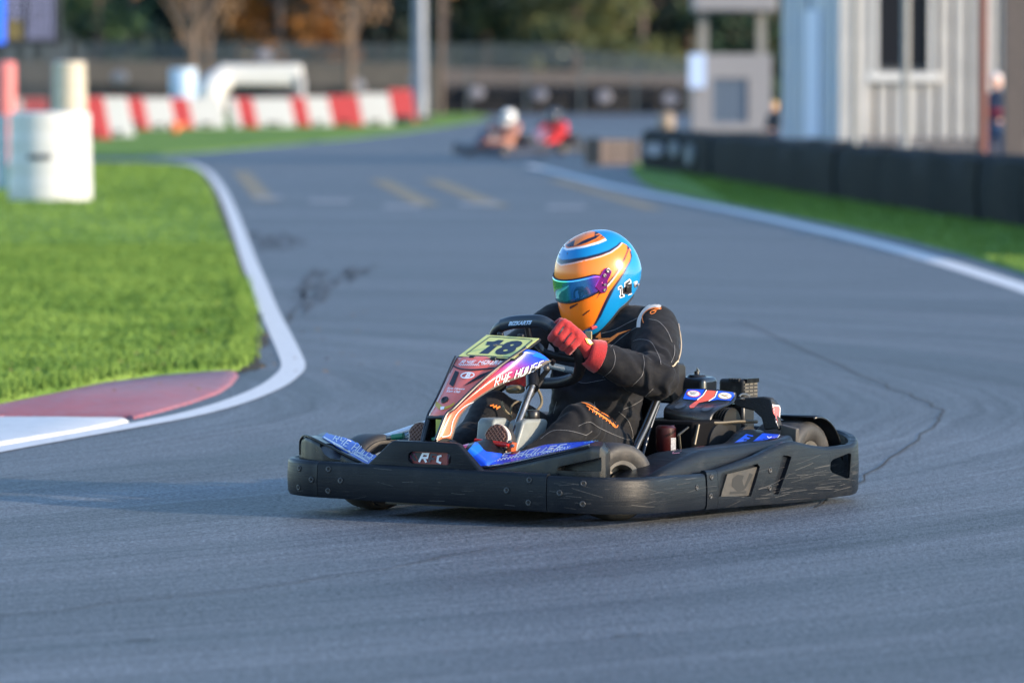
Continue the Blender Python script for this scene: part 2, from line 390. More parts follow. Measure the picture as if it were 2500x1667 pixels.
for a, b in zip(edge, edge[1:]):
    for k in range(int((b - a).length * 260)):
        p = a.lerp(b, rnd.random()); x = p.x + rnd.gauss(-.02, .03); y = p.y + rnd.gauss(.03, .04); h = rnd.uniform(.03, .08); ang = rnd.uniform(0, 6.28); i = len(gv)
        dx, dy = math.cos(ang) * .005, math.sin(ang) * .005
        gv.extend([(x - dx, y - dy, .02), (x + dx, y + dy, .02), (x + rnd.gauss(0, .02), y + rnd.gauss(-.01, .02), .03 + h)]); gf.append((i, i + 1, i + 2))
me = bpy.data.meshes.new('grass_blades'); me.from_pydata(gv, [], gf); go = link('grass_blades', me, None, BLD)
tag(go, 'short green grass blades on the verges beside the track', 'grass', kind='stuff')

lv = []; lf = []
for k in range(90):
    e_ = edge[rnd.randrange(len(edge) - 1)]; x = e_.x + rnd.gauss(0, .35); y = e_.y + rnd.gauss(.15, .5); z = .045 if inside(isl, x, y) else .022; s_ = rnd.uniform(.010, .024); a = rnd.uniform(0, 6.28); i = len(lv)
    for q in range(4): lv.append((x + math.cos(a + q * 1.57) * s_ * (1 if q % 2 else .6), y + math.sin(a + q * 1.57) * s_ * (1 if q % 2 else .6), z + rnd.uniform(0, .012)))
    lf.append((i, i + 1, i + 2, i + 3))
me = bpy.data.meshes.new('fallen_leaves'); me.from_pydata(lv, [], lf); tag(link('fallen_leaves', me, None, mat('dry_leaf', (.22, .13, .05), .8, var=.4, vscale=20)), 'small dry brown leaves scattered along the kerb and grass edge', 'leaves', kind='stuff')
# ------------------------------------------------------------------ background
WPL = mat('white_plastic', (.58, .58, .57), .45, var=.06, vscale=6, dirt=.35, dirtcol=(.45, .44, .42))
RPL = mat('red_plastic', (.50, .05, .05), .42, var=.12, vscale=5)
RUB = mat('tyre_rubber', (.022, .023, .027), .8, var=.25, vscale=20)
GREYM = mat('galvanised_steel', (.15, .17, .20), .5, metal=.5, var=.15, vscale=5)
CONC = mat('concrete', (.085, .08, .075), .9, var=.2, vscale=1.5)
CONCD = mat('stained_concrete', (.065, .062, .065), .9, var=.25, vscale=1.2)
BARK = mat('bark', (.115, .085, .07), .9, var=.3, vscale=3, bump=.6, bscale=6)
def add_leaves(mb, c, rad, n, size, rn):
    for _ in range(n):
        d = V((rn.gauss(0, 1), rn.gauss(0, 1), rn.gauss(0, 1))).normalized() * rn.random() ** .45
        p = V(c) + V((d.x * rad[0], d.y * rad[1], d.z * rad[2])); s = size * rn.uniform(.6, 1.4)
        u = V((rn.gauss(0, 1), rn.gauss(0, 1), rn.gauss(0, 1))).normalized(); w = u.orthogonal().normalized()
        mb.add([p - u * s, p + w * s * .55, p + u * s, p - w * s * .55], [(0, 1, 2, 3)])
LEAF = {}
for nm, c in (('dark_green_leaves', (.030, .058, .026)), ('deep_green_leaves', (.018, .036, .024)), ('olive_leaves', (.095, .105, .035)), ('orange_leaves', (.30, .13, .03)), ('brown_leaves', (.16, .095, .045)), ('green_leaves', (.05, .095, .028))):
    LEAF[nm] = mat(nm, c, .65, var=.45, vscale=.8)
def tree(x, y, h, leaf, seed, lab, name='broadleaf_tree', low=.08, rad=.32, n=1500, tr=.28, group=None):
    rn = random.Random(seed); t = thing(name, (x, y, 0), rn.uniform(0, 6), lab, 'tree', group)
    tm = MB(); top = V((rn.gauss(0, .3), rn.gauss(0, .3), h * .8))
    tm.tube(smooth_pts([(0, 0, -.2), (rn.gauss(0, .1), rn.gauss(0, .1), h * .3), top], 4), [tr * (1 - .09 * i) for i in range(9)], 8)
    for k in range(9):
        z = h * rn.uniform(.15, .7); a = rn.uniform(0, 6.28); L_ = h * rad * rn.uniform(.5, .9)
        tm.tube([(0, 0, z), (math.cos(a) * L_ * .5, math.sin(a) * L_ * .5, z + L_ * .25), (math.cos(a) * L_, math.sin(a) * L_, z + L_ * .6)], [tr * .35, tr * .2, tr * .06], 5)
    tm.build('trunk', BARK, t, smooth=True)
    cm = MB()
    for k in range(26):
        f = rn.random(); z = h * (low + (1 - low) * f); R = h * rad * (1 - .65 * f ** 1.6) * rn.uniform(.55, 1.0); a = rn.uniform(0, 6.28)
        r = h * rn.uniform(.07, .13)
        add_leaves(cm, (math.cos(a) * R, math.sin(a) * R, z), (r, r, r * .8), n // 26, h * .021, rn)
    cm.build('crown', LEAF[leaf], t)
    return t
kinds = [  # photo x, distance, height, leaves, label
    (-60, 300, 15, 'dark_green_leaves', 'dark green tree behind the scoreboard at the far left'),
    (120, 306, 14, 'deep_green_leaves', 'deep green tree just right of the scoreboard'),
    (235, 296, 13, 'green_leaves', 'mid green tree left of the pale forked trunk'),
    (330, 312, 16, 'deep_green_leaves', 'almost black tree behind the pale forked trunk'),
    (420, 318, 15, 'dark_green_leaves', 'dark tree hidden behind the crown of the bare forked tree'),
    (540, 312, 15, 'deep_green_leaves', 'blackish tree between the forked trunk and the orange tree'),
    (690, 292, 13, 'orange_leaves', 'broad orange autumn tree above the palisade fence'),
    (790, 310, 15, 'brown_leaves', 'brown leaved tree right beside the orange one'),
    (930, 306, 15, 'deep_green_leaves', 'dark tree just left of the grey lamp post'),
    (1090, 292, 15, 'orange_leaves', 'small patch of orange leaves high behind the lamp post'),
    (1060, 312, 14, 'dark_green_leaves', 'dark green tree low behind the lamp post'),
    (1190, 304, 14, 'dark_green_leaves', 'dark green tree above the two distant karts'),
    (1290, 314, 16, 'deep_green_leaves', 'blackish tree between two green ones above the dark tyre wall'),
    (1400, 292, 13, 'olive_leaves', 'yellowish olive tree above the middle of the tyre wall'),
    (1500, 302, 15, 'green_leaves', 'mid green tree left of the white booth'),
    (1560, 288, 11, 'olive_leaves', 'small olive tree low beside the white booth'),
    (1680, 306, 15, 'deep_green_leaves', 'dark tree seen under the booth canopy'),
    (1790, 300, 14, 'dark_green_leaves', 'dark green tree through the right part of the booth canopy'),
    (1880, 306, 15, 'green_leaves', 'green tree between the booth and the white cabin'),
]
for i, (px, d, h, lf, lab) in enumerate(kinds):
    p = at(px, 100, d); tree(p.x, d, h, lf, 100 + i, lab, low=(.42 if px == 1090 else .02), rad=.26, n=2600, group='trees beyond the fence')
hm = MB(); rn = random.Random(9)
for k in range(40):
    x = -48 + k * 3.0
    add_leaves(hm, (x, 322 + rn.uniform(-2, 2), rn.uniform(2, 6)), (3.2, 2, rn.uniform(4, 6)), 520, .55, rn)
    add_leaves(hm, (x, 328 + rn.uniform(-2, 2), rn.uniform(6, 12)), (3.4, 2, rn.uniform(5, 7)), 420, .7, rn)
h = hm.build('woodland_mass', LEAF['deep_green_leaves']); tag(h, 'dark mass of undergrowth and trees closing the view behind the fence', 'woodland', kind='stuff')

# bare forked tree and slimmer trunks in front of the wood
def bare_tree(px, d, w, lab, spread=.9, seed=1, crown='brown_leaves', n=700, z1=0):
    rn = random.Random(seed); p = at(px, 100, d); t = thing('bare_tree', (p.x, d, 0), 0, lab, 'tree')
    mb = MB(); r = w / 2
    mb.tube([(0, 0, -.1), (0.02, 0, 2.5), (.05, 0, 5 + z1)], [r * 1.1, r, r * .8], 10)
    ends = []
    for k in range(9):
        a = rn.uniform(0, 6.28); l = rn.uniform(2, 4.5) * spread; z = rn.uniform(2.6, 4.2) + z1
        e = (math.cos(a) * l * .7, math.sin(a) * l * .7, z + l); ends.append(e)
        mb.tube([(0, 0, z), (e[0] * .4, e[1] * .4, z + l * .5), e], [r * .55, r * .35, r * .1], 6)
    mb.build('trunk', BARK, t, smooth=True)
    cm = MB()
    for e in ends: add_leaves(cm, e, (1.0 * spread, 1.0 * spread, 1.3), n // 9, .16, rn)
    cm.build('crown', LEAF[crown], t)
bare_tree(468, 252, .50, 'thick pale forked tree trunk behind the blue and white drum', 1.0, 3, 'brown_leaves', 1300)
bare_tree(508, 256, .26, 'dimmer trunk close right of the thick forked one', .6, 5, 'brown_leaves', 300)
bare_tree(853, 256, .40, 'grey brown trunk standing right of the white arch', .6, 8, 'brown_leaves', 260)
bare_tree(1075, 262, .26, 'slim brown trunk just right of the grey lamp post', .5, 12, 'orange_leaves', 500, 2.4)

# palisade fence with its pales
def fence(a, b, z0a, z1a, z0b, z1b, lab, step=.17):
    t = thing('palisade_fence', (0, 0, 0), 0, lab, 'fence', 'palisade fencing along the wood')
    A, B = V(a), V(b); L_ = (B - A).length; n = int(L_ / step); mb = MB(); posts = []
    for i in range(n):
        f = i / n; p = A.lerp(B, f); z0 = z0a + (z0b - z0a) * f; z1 = z1a + (z1b - z1a) * f
        mb.box((p.x, p.y, (z0 + z1) / 2), (.075, .03, z1 - z0)); q = V((p.x, p.y, z1))
        mb.add([q + V((-.037, -.015, 0)), q + V((.037, -.015, 0)), q + V((.037, .015, 0)), q + V((-.037, .015, 0)), q + V((0, 0, .07))], [(0, 1, 4), (1, 2, 4), (2, 3, 4), (3, 0, 4)])
    o = mb.build('pales', PALE, t); o['kind'] = 'stuff'
    for f0 in (.2, .85):
        r = MB(); r.tube([(A.x, A.y + .04, z0a + (z1a - z0a) * f0), (B.x, B.y + .04, z0b + (z1b - z0b) * f0)], .03, 4); r.build('rail', PALE, t)
    for i in range(int(L_ / 2.75) + 1):
        f = min(1, i * 2.75 / L_); p = A.lerp(B, f); z0 = z0a + (z0b - z0a) * f; z1 = z1a + (z1b - z1a) * f
        MB().box((p.x, p.y + .1, z1 / 2), (.11, .06, z1)).build('post', PALE, t)
PALE = mat('fence_paint', (.075, .10, .115), .6, metal=.2, var=.15, vscale=2)
fence((-24, 268, 0), (3.2, 270, 0), 2.2, 3.35, 2.2, 3.25, 'long grey green palisade fence left of the lamp post up to the dark trees')
fence((3.3, 272, 0), (9.5, 274, 0), 1.9, 3.0, 1.7, 2.5, 'lower run of palisade fence above the dark tyre wall')

def wall(name, a, b, za, zb, th, m, lab, cat='wall'):
    A, B = V(a), V(b); t = (B - A).normalized(); q = V((-t.y, t.x, 0)) * th / 2
    mb = MB(); mb.prism([A - q + V((0, 0, -.03)), B - q + V((0, 0, -.03)), B + q + V((0, 0, -.03)), A + q + V((0, 0, -.03))], [A - q + V((0, 0, za)), B - q + V((0, 0, zb)), B + q + V((0, 0, zb)), A + q + V((0, 0, za))])
    o = mb.build(name, m); tag(o, lab, cat); return o
wall('retaining_wall', (-26, 266, 0), (-3.5, 266, 0), 2.5, 2.38, .3, CONC, 'pale concrete retaining wall under the left palisade fence')
wall('concrete_wall', (-3.5, 277.5, 0), (12.5, 283, 0), 2.2, 1.85, .3, CONCD, 'grey concrete wall above the long dark tyre wall')
wall('low_wall', (-26, 262, 0), (-4.5, 262, 0), 1.45, 1.25, .3, mat('dark_board', (.03, .029, .032), .8, var=.3, vscale=1), 'dark low wall behind the red and white barrier')

# tyre wall: every tyre a part
def tyre_mesh(R, r, h, n=16):
    mb = MB(); prof = [(r, -h / 2 * .8), (R * .8, -h / 2), (R * .97, -h / 2 * .7), (R, 0), (R * .97, h / 2 * .7), (R * .8, h / 2), (r, h / 2 * .8)]
    mb.lathe(prof, None, n, closed=True); me = mb.mesh('tyre'); me.shade_smooth(); return me
TM = tyre_mesh(.31, .17, .26)
TMB = TM.copy(); TM.materials.append(RUB)
WT = mat('white_painted_tyre', (.20, .205, .25), .7, var=.1); TMB.materials.append(WT)
TMF = MB().lathe([(.03, -.13), (.25, -.13), (.30, -.09), (.31, 0), (.30, .09), (.25, .13), (.03, .13)], None, 20).mesh('marker_tyre'); TMF.materials.append(WT); TMF.shade_smooth()
def tyre_at(par, p, white=False, rx=0):
    o = bpy.data.objects.new('tyre', TMB if white else TM); COL.objects.link(o); o.parent = par; o.location = p; o.rotation_euler = (rx, 0, random.uniform(0, 6) if not rx else 0); return o
tw = thing('tyre_wall', (0, 0, 0), 0, 'long dark tyre wall at the far end of the track', 'tyre wall')
x0 = at(985, 250, 275).x; x1 = at(1700, 250, 275).x; nx = int((x1 - x0) / .60)
for i in range(nx):
    for k in range(5):
        tyre_at(tw, (x0 + .3 + i * .60 + random.uniform(-.03, .03), 275 + random.uniform(-.04, .04), .13 + k * .26))
    MB().box((x0 + .3 + i * .6, 275.42, .68), (.6, .02, 1.36)).build('backing_board', mat('tyre_wall_board', (.02, .022, .03), .8), tw)
for px, py, dd in ((1163, 228, 274.2), (1318, 232, 274.2), (1475, 237, 274.2), (1636, 243, 274.2), (870, 210, 261.5), (1020, 200, 261.5), (645, 137, 265.5), (292, 190, 261.5)):
    p = at(px, py, dd); o = bpy.data.objects.new('marker_tyre', TMF); COL.objects.link(o); o.location = p; o.rotation_euler = (math.pi / 2, 0, 0); o.scale = (1.25, .95, .8)
    fixed = {1163: 'leftmost white painted tyre on the dark tyre wall', 1318: 'second white painted tyre from the left on the dark tyre wall', 1475: 'white painted tyre on the tyre wall above the dark crate', 1636: 'white painted tyre on the tyre wall beside the white booth',
             870: 'white painted tyre on the low wall right of the white arch', 1020: 'pale painted tyre at the foot of the grey lamp post', 645: 'pale round tyre on the palisade fence above the white arch', 292: 'pale tyre on the dark wall right of the cream post'}[px]
    tag(o, fixed, 'tyre', 'white painted marker tyres')

# red and white plastic barrier blocks
def barrier(px0, px1, ytop, d, red, lab, skew=0, h=None, yb=None):
    a = at(px0, 300, d); b = at(px1, 300, d); zt = at(px0, ytop, d).z if h is None else h
    L_ = b.x - a.x - .004; t = thing('barrier_block', (a.x + L_ / 2, d, .03), 0, lab, 'barrier', 'red and white barrier blocks')
    z = zt - .03; prof = [(-.24, 0), (-.22, z * .3), (-.16, z * .6), (-.14, z), (.14, z), (.16, z * .6), (.22, z * .3), (.24, 0)]
    sk = lambda pz: .20 * (.5 - pz / z)
    mb = MB(); mb.prism([(-L_ / 2 + sk(pz), py, pz) for py, pz in prof], [(L_ / 2 + sk(pz), py, pz) for py, pz in prof])
    me_o = mb.build('shell', RPL if red else WPL, t, bevel=.012)
    MB().box((0, -.245, z * .1), (L_ * .35, .05, z * .09)).build('forklift_slot', mat('slot_dark', (.02, .02, .02), .9), t)
    for sx in (-.25, .25): MB().tube([(sx * L_, 0, z), (sx * L_, 0, z + .025)], .05, 10).build('filler_cap', WPL if red else RPL, t)
    return t
segs = [(205, 262, 238, 146, 1, 'nearest red block beside the large white tyre stack'), (262, 318, 238, 152, 0, 'white block next to the nearest red one'),
        (318, 358, 240, 176, 1, 'narrow red block above the black box'), (358, 422, 240, 178, 0, 'white block left of the blue and white drum'),
        (422, 466, 240, 180, 1, 'red block under the blue and white drum'), (466, 545, 240, 182, 0, 'wide white block under the sloping leg of the white arch'),
        (563, 583, 240, 182, 0, 'narrow white block right of the gap in the barrier'), (583, 624, 240, 184, 1, 'red block under the dark opening of the arch'),
        (624, 714, 240, 186, 0, 'widest white block below the middle of the arch'), (714, 752, 238, 188, 1, 'narrow red block below the right end of the arch'),
        (752, 806, 237, 190, 0, 'white block between two red ones near the slim grey trunk'), (806, 880, 234, 192, 1, 'wide red block below the grey trunk'),
        (880, 955, 229, 194, 0, 'last white block at the right of the barrier'), (955, 1012, 219, 206, 1, 'red block closing the right end near the lamp post'),
        (62, 120, 240, 176, 1, 'red block seen between the pink post and the cream post'), (30, 62, 240, 178, 0, 'white block behind the pink post')]
for a, b, yt, d, r, lab in segs: barrier(a, b, yt, d, r, lab)
for (px, w_, d, y0, y1, lab) in ((315, 62, 172, 292, 320, 'black tyre lying below the narrow red block'), (985, 40, 200, 250, 280, 'black tyre at the right end of the barrier')):
    p = G(px, y1 + 12); o = bpy.data.objects.new('loose_tyre', TM); COL.objects.link(o); o.location = (at(px, 300, d).x, d - 1.2, .17); o.scale = (1.25, 1.25, 1.1); tag(o, lab, 'tyre')
p = at(420, 326, 160); mb = MB(); mb.lathe([(.2, 0), (.2, .03), (.16, .05), (.03, .45), (.02, .46)], None, 20); o = mb.build('traffic_cone', mat('cone_orange', (.6, .14, .04), .5)); o.location = (p.x, 160, .03); o.rotation_euler = (0, 1.25, .4); o.location.z = .17; tag(o, 'orange cone fallen in the grass below the barrier', 'cone')

# white arch shape standing behind the barrier
aw = thing('padded_arch', (0, 0, 0), 0, 'white wrapped arch with a sloping left leg behind the barrier', 'arch')
def P3(px, py, d): return at(px, py, d)
beam = [P3(530, 183, 190), P3(600, 181, 190), P3(680, 182, 190), P3(735, 185, 190)]
a = at(535, 209, 190); b = at(738, 158, 190); MB().box(((a.x + b.x) / 2, 190, (a.z + b.z) / 2), (b.x - a.x, .6, b.z - a.z)).build('beam', WPL, aw, bevel=.12, seg=4)
lg = [P3(548, 190, 189.5), P3(518, 218, 189.3), P3(512, 262, 189.3)]; e = P3(512, 262, 189.3); lg.append(V((e.x, e.y, .02)))
MB().tube(smooth_pts(lg, 4), [.4, .42, .44, .46, .48, .5, .5, .5, .5, .5, .5, .5, .5], 16).build('leg', WPL, aw, smooth=True)
lg = [P3(728, 185, 189.8), P3(733, 205, 189.8)]; lg.append(V((lg[-1].x, lg[-1].y, .02)))
MB().tube(lg, [.2, .16, .16], 12).build('leg', mat('grey_plastic', (.3, .31, .34), .6), aw, smooth=True)
MB().box((at(640, 220, 191).x, 191.0, .9), (2.1, .3, 1.75)).build('dark_panel', mat('dark_blue_panel', (.03, .035, .05), .6), aw, bevel=.05)
# drum
def drum(x, y, r, h, m, lab, z=0, top=None, n=28):
    t = thing('oil_drum', (x, y, z), 0, lab, 'drum')
    pr = [(r * .97, 0), (r, .02), (r, h * .32), (r * 1.025, h * .34), (r, h * .36), (r, h * .64), (r * 1.025, h * .66), (r, h * .68), (r, h * .98), (r * .97, h), (r * .93, h - .02)]
    MB().lathe(pr, None, n).build('barrel', m, t, smooth=True); MB().lathe([(r * .93, h - .03), (r * .93, h - .012)], None, n).build('lid', top or m, t); return t
p = at(448, 235, 196); drum(p.x, 196, .45, 1.95, mat('pale_blue_plastic', (.42, .55, .72), .5, var=.2, vscale=3), 'tall blue and white drum behind the barrier beside the arch')

# large white tyre stack and its neighbours
def stack(px0, px1, ybase, h, m, lab, name='tyre_stack', d=None, smudge=False, cat='tyre stack', taper=.03):
    g = G((px0 + px1) / 2, ybase) if d is None else at((px0 + px1) / 2, 300, d); d = g.y
    r = (px1 - px0) / 2 / FPX * d; t = thing(name, (g.x, d + r, .02), 0, lab, cat)
    pr = [(r * .98, 0)]; n = max(3, int(h / .24))
    for k in range(n):
        z0 = h * k / n; z1 = h * (k + 1) / n; q = 1 - taper * (k / n)
        pr += [(r * q * .992, z0 + .01), (r * q, z0 + (z1 - z0) * .3), (r * q, z0 + (z1 - z0) * .7), (r * q * .992, z1 - .01)]
    pr += [(r * (1 - taper) * .95, h), (r * .45, h + .01)]
    MB().lathe(pr, None, 40).build('wrap', m, t, smooth=60)
    MB().lathe([(r * .46, h - .1), (r * .46, h + .012)], None, 24).build('cap', mat('slot_dark', (.02, .02, .02), .9), t)
    if smudge:
        for k in range(7):
            a = -math.pi / 2 - .45 + k * .085
            MB().tube([(math.cos(a) * r * .995, math.sin(a) * r * .995, h * .47), (math.cos(a + .03) * r * .995, math.sin(a + .03) * r * .995, h * .53)], .018, 5).build('faded_letter', mat('faded_ink', (.05, .06, .07), .8), t)
    return t
stack(12, 218, 497, 1.07, WPL, 'large white wrapped tyre stack with faded black lettering on the left grass', smudge=True, taper=.04)
stack(-170, 12, 470, 1.0, mat('dark_blue_plastic', (.03, .09, .15), .5), 'dark blue wrapped tyre stack cut off by the left edge of the photo')
t_ = stack(122, 213, 430, 1.78, mat('cream_plastic', (.48, .43, .34), .5, var=.1), 'tall cream and white cylinder behind the large white tyre stack', d=95, name='cylinder_post', cat='post', taper=.18)
stack(-12, 38, 430, 1.78, mat('pink_red_plastic', (.62, .17, .17), .5, var=.1), 'pink red post at the left edge behind the tyre stacks', d=98, name='cylinder_post', cat='post', taper=.05)

# lamp post
p = at(1025, 215, 212); lp = thing('lamp_post', (p.x, 212, 0), 0, 'tall grey lamp post rising behind the end of the barrier', 'lamp post')
MB().tube([(0, 0, 0), (0, 0, 1.2), (0, 0, 1.25), (0, 0, 9)], [.30, .30, .27, .22], 14).build('pole', GREYM, lp, smooth=True)
MB().box((0, 0, .1), (.9, .9, .26)).build('base', CONC, lp, bevel=.03)
MB().tube([(0, 0, 8.8), (.5, 0, 9.2), (1.4, 0, 9.3)], .06, 8).build('arm', GREYM, lp)
MB().box((1.7, 0, 9.28), (.7, .25, .12)).build('lamp_head', GREYM, lp, bevel=.03)

# scoreboard
sb = thing('scoreboard', (0, 0, 0), 0, 'black electronic scoreboard with white and yellow rows at the top left', 'scoreboard')
d = 110
def box_px(name, x0, y0, x1, y1, d, th, m, par, bev=0):
    a = at(x0, y1, d); b = at(x1, y0, d); return MB().box(((a.x + b.x) / 2, d + th / 2, (a.z + b.z) / 2), (b.x - a.x, th, b.z - a.z)).build(name, m, par, bevel=bev)
box_px('cabinet', -260, -230, 146, 112, d, .25, mat('scoreboard_black', (.012, .014, .02), .5), sb, .02)
BLU = mat('blue_led', (.03, .14, .80), .5, emit=.30); WLED = mat('white_led', (.30, .31, .48), .5, emit=.14); YLED = mat('yellow_led', (.36, .28, .09), .5, emit=.10)
box_px('blue_strip', -16, -230, 11, 107, d - .02, .015, BLU, sb)
rr_ = random.Random(5)
for r in range(8):
    y = 82 - r * 24 - 6
    for c0, nchar in ((16, 3), (68, 5)):
        m_ = (YLED if (c0 == 16 and r in (0, 1)) else WLED)
        for k in range(nchar):
            x = c0 + k * 13.6; w_ = rr_.choice((8, 9, 10))
            bars = rr_.choice((((0, 0, 1, .22), (0, .78, 1, 1), (0, 0, .28, 1), (.72, 0, 1, 1)), ((0, 0, 1, .2), (0, .4, 1, .6), (0, .8, 1, 1), (.72, 0, 1, 1)), ((0, 0, 1, .2), (0, .4, 1, .6), (0, .8, 1, 1), (0, .4, .28, 1), (.72, 0, 1, .5))))
            mb = MB()
            for (a0, b0, a1, b1) in bars:
                A = at(x + a0 * w_, y + b1 * 19, d); B = at(x + a1 * w_, y + b0 * 19, d); mb.box(((A.x + B.x) / 2, d - .01, (A.z + B.z) / 2), (B.x - A.x, .012, B.z - A.z))
            mb.build('led_digit', m_, sb)
for px in (-200, 20, 135):
    p = at(px, 112, d + .3); MB().box((p.x, d + .3, p.z / 2), (.12, .12, p.z)).build('post', GREYM, sb)
# railing below
rl_ = thing('railing', (0, 0, 0), 0, 'dark vertical bar railing under the scoreboard', 'railing')
RDK = mat('dark_railing_paint', (.05, .06, .07), .6)
for k in range(34):
    px = -40 + k * 7.4; p = at(px, 104 - (max(0, px - 150)) * -.3, 100); zt = at(px, 112, 100).z if px < 155 else at(px, 60 + (px - 155) * 1.2, 100).z
    MB().box((p.x, 100, (zt + .03) / 2), (.022, .022, zt)).build('bar', RDK, rl_)
for z in (.25, 1.9): a = at(-45, 100, 100); b = at(208, 100, 100); MB().tube([(a.x, 100, z), (b.x, 100, z)], .025, 6).build('rail', RDK, rl_)

# ---------------- right side: cabin, booth, barrier, posts
CLAD = mat('white_cladding', (.40, .395, .385), .55, var=.10, vscale=2, dirt=.3, dirtcol=(.35, .37, .38))
CLAD_SHADE = mat('cladding_blue_shade', (.34, .385, .45), .55, var=.08, vscale=2)  # white cladding on the shaded gable, its bluish shade put into the colour
GLASS = mat('dark_window_glass', (.008, .008, .012), .35, spec=.2)
cb = thing('cabin', (0, 0, 0), 0, 'white clad timber cabin with a dark tall window on the right', 'building')
d0 = 100.0
x0 = at(2062, 0, d0).x; x1 = at(2700, 0, d0).x; H = 4.3; zf = .45
xl = at(1915, 0, d0 + 5.5).x; dl = d0 + 5.5
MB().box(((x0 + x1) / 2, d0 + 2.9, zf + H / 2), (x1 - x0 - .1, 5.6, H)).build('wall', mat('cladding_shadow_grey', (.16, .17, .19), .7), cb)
# left gable wall, swept back to the photo's left
lw = MB(); A = V((x0, d0 - .02, 0)); B = V((xl, dl, 0))
lw.prism([A + V((0, 0, zf)), B + V((0, 0, zf)), B + V((.1, .1, zf)), A + V((.1, .1, zf))], [A + V((0, 0, zf + H)), B + V((0, 0, zf + H)), B + V((.1, .1, zf + H)), A + V((.1, .1, zf + H))]); lw.build('gable_wall', CLAD_SHADE, cb)
nb = 9
for k in range(nb):
    f0 = (k + .1) / nb; f1 = (k + .9) / nb; a = A.lerp(B, f0); b = A.lerp(B, f1); q = V((-.05, -.02, 0))
    if k in (3, 4): continue
    mb = MB(); mb.prism([a + q + V((0, 0, zf)), b + q + V((0, 0, zf)), b + V((0, 0, zf)), a + V((0, 0, zf))], [a + q + V((0, 0, zf + H)), b + q + V((0, 0, zf + H)), b + V((0, 0, zf + H)), a + V((0, 0, zf + H))]); mb.build('board', CLAD_SHADE, cb)
# door in the gable
a = A.lerp(B, .35); b = A.lerp(B, .58); q = V((-.07, -.03, 0))
dr = MB(); dr.prism([a + q + V((0, 0, zf + .02)), b + q + V((0, 0, zf + .02)), b + V((0, 0, zf + .02)), a + V((0, 0, zf + .02))], [a + q + V((0, 0, zf + 2.3)), b + q + V((0, 0, zf + 2.3)), b + V((0, 0, zf + 2.3)), a + V((0, 0, zf + 2.3))]); dro = dr.build('door', mat('door_grey_blue', (.48, .55, .70), .5), cb)
# front boards with gaps
zW0 = at(2200, 175, d0).z; wx0 = at(2142, 0, d0).x; wx1 = at(2268, 0, d0).x
bw = .27; k = 0; x = x0
while x < x1 - .05:
    w_ = bw * .70
    segs_ = [(zf, zf + H)]
    if x + w_ > wx0 - .08 and x < wx1 + .08: segs_ = [(zf, zW0 - .2)]
    for z0_, z1_ in segs_: MB().box((x + bw / 2, d0 + .04 - .02, (z0_ + z1_) / 2), (w_, .11, z1_ - z0_)).build('board', CLAD, cb, bevel=.012, seg=1)
    x += bw
win = MB().box(((wx0 + wx1) / 2, d0 + .0, (zW0 + zf + H) / 2), (wx1 - wx0, .06, zf + H - zW0 - .2)).build('window', GLASS, cb)
MB().box(((wx0 + wx1) / 2, d0 - .08, zW0 - .1), (wx1 - wx0 + .35, .18, .16)).build('window_sill', WPL, cb, bevel=.01)
for xx in (wx0 - .04, wx1 + .04): MB().box((xx, d0 - .05, (zW0 + zf + H) / 2), (.09, .14, zf + H - zW0)).build('window_frame', WPL, cb)
MB().box((x0 + .16, d0 - .06, zf + H / 2), (.50, .18, H)).build('corner_board', CLAD, cb)
MB().box(((x0 + x1) / 2, d0 + 2.7, zf + H + .12), (x1 - x0 + .7, 7.0, .2)).build('roof', mat('roof_felt', (.06, .06, .065), .9), cb)
MB().box(((x0 + x1) / 2 - .1, d0 + 2.6, zf / 2), (x1 - x0 + .4, 6.6, zf - .02)).build('plinth', CONCD, cb)
fx0 = at(2105, 0, 98.5).x
MB().box(((fx0 + x1) / 2, 98.9, .24), (x1 - fx0, 1.8, .5)).build('step', mat('deck_grey', (.12, .115, .12), .8, var=.3), cb)

def pole(px, d, r, ytop, m, lab, zb=0, cat='post', base=None, square=False):
    p = at(px, ytop, d); t = thing('post', (p.x, d, zb), 0, lab, cat)
    if square: MB().box((0, 0, (p.z - zb) / 2), (r * 2, r * 2, p.z - zb)).build('shaft', m, t, bevel=.01)
    else: MB().tube([(0, 0, 0), (0, 0, p.z - zb)], r, 12).build('shaft', m, t, smooth=True)
    if base: MB().box((base[3] if len(base) > 3 else 0, 0, base[2] / 2), (base[0], base[1], base[2])).build('base', WPL, t, bevel=.02)
    return t
GP = mat('grey_post_paint', (.22, .225, .22), .6, var=.15)
pole(2212, 82, .062, -60, GP, 'grey post standing in front of the dark cabin window', base=(.5, .5, .52))
pole(2088, 84, .06, -60, GP, 'thinner grey post at the corner of the white cabin', base=(.16, .16, .5))
pole(2399, 76, .075, -60, mat('rust_red_paint', (.13, .045, .035), .6, var=.2), 'dark rust red post near the right edge of the photo')
pole(2478, 72, .14, -60, mat('brown_timber', (.095, .08, .075), .8, var=.2), 'thick grey brown timber post at the right edge of the photo', square=True)

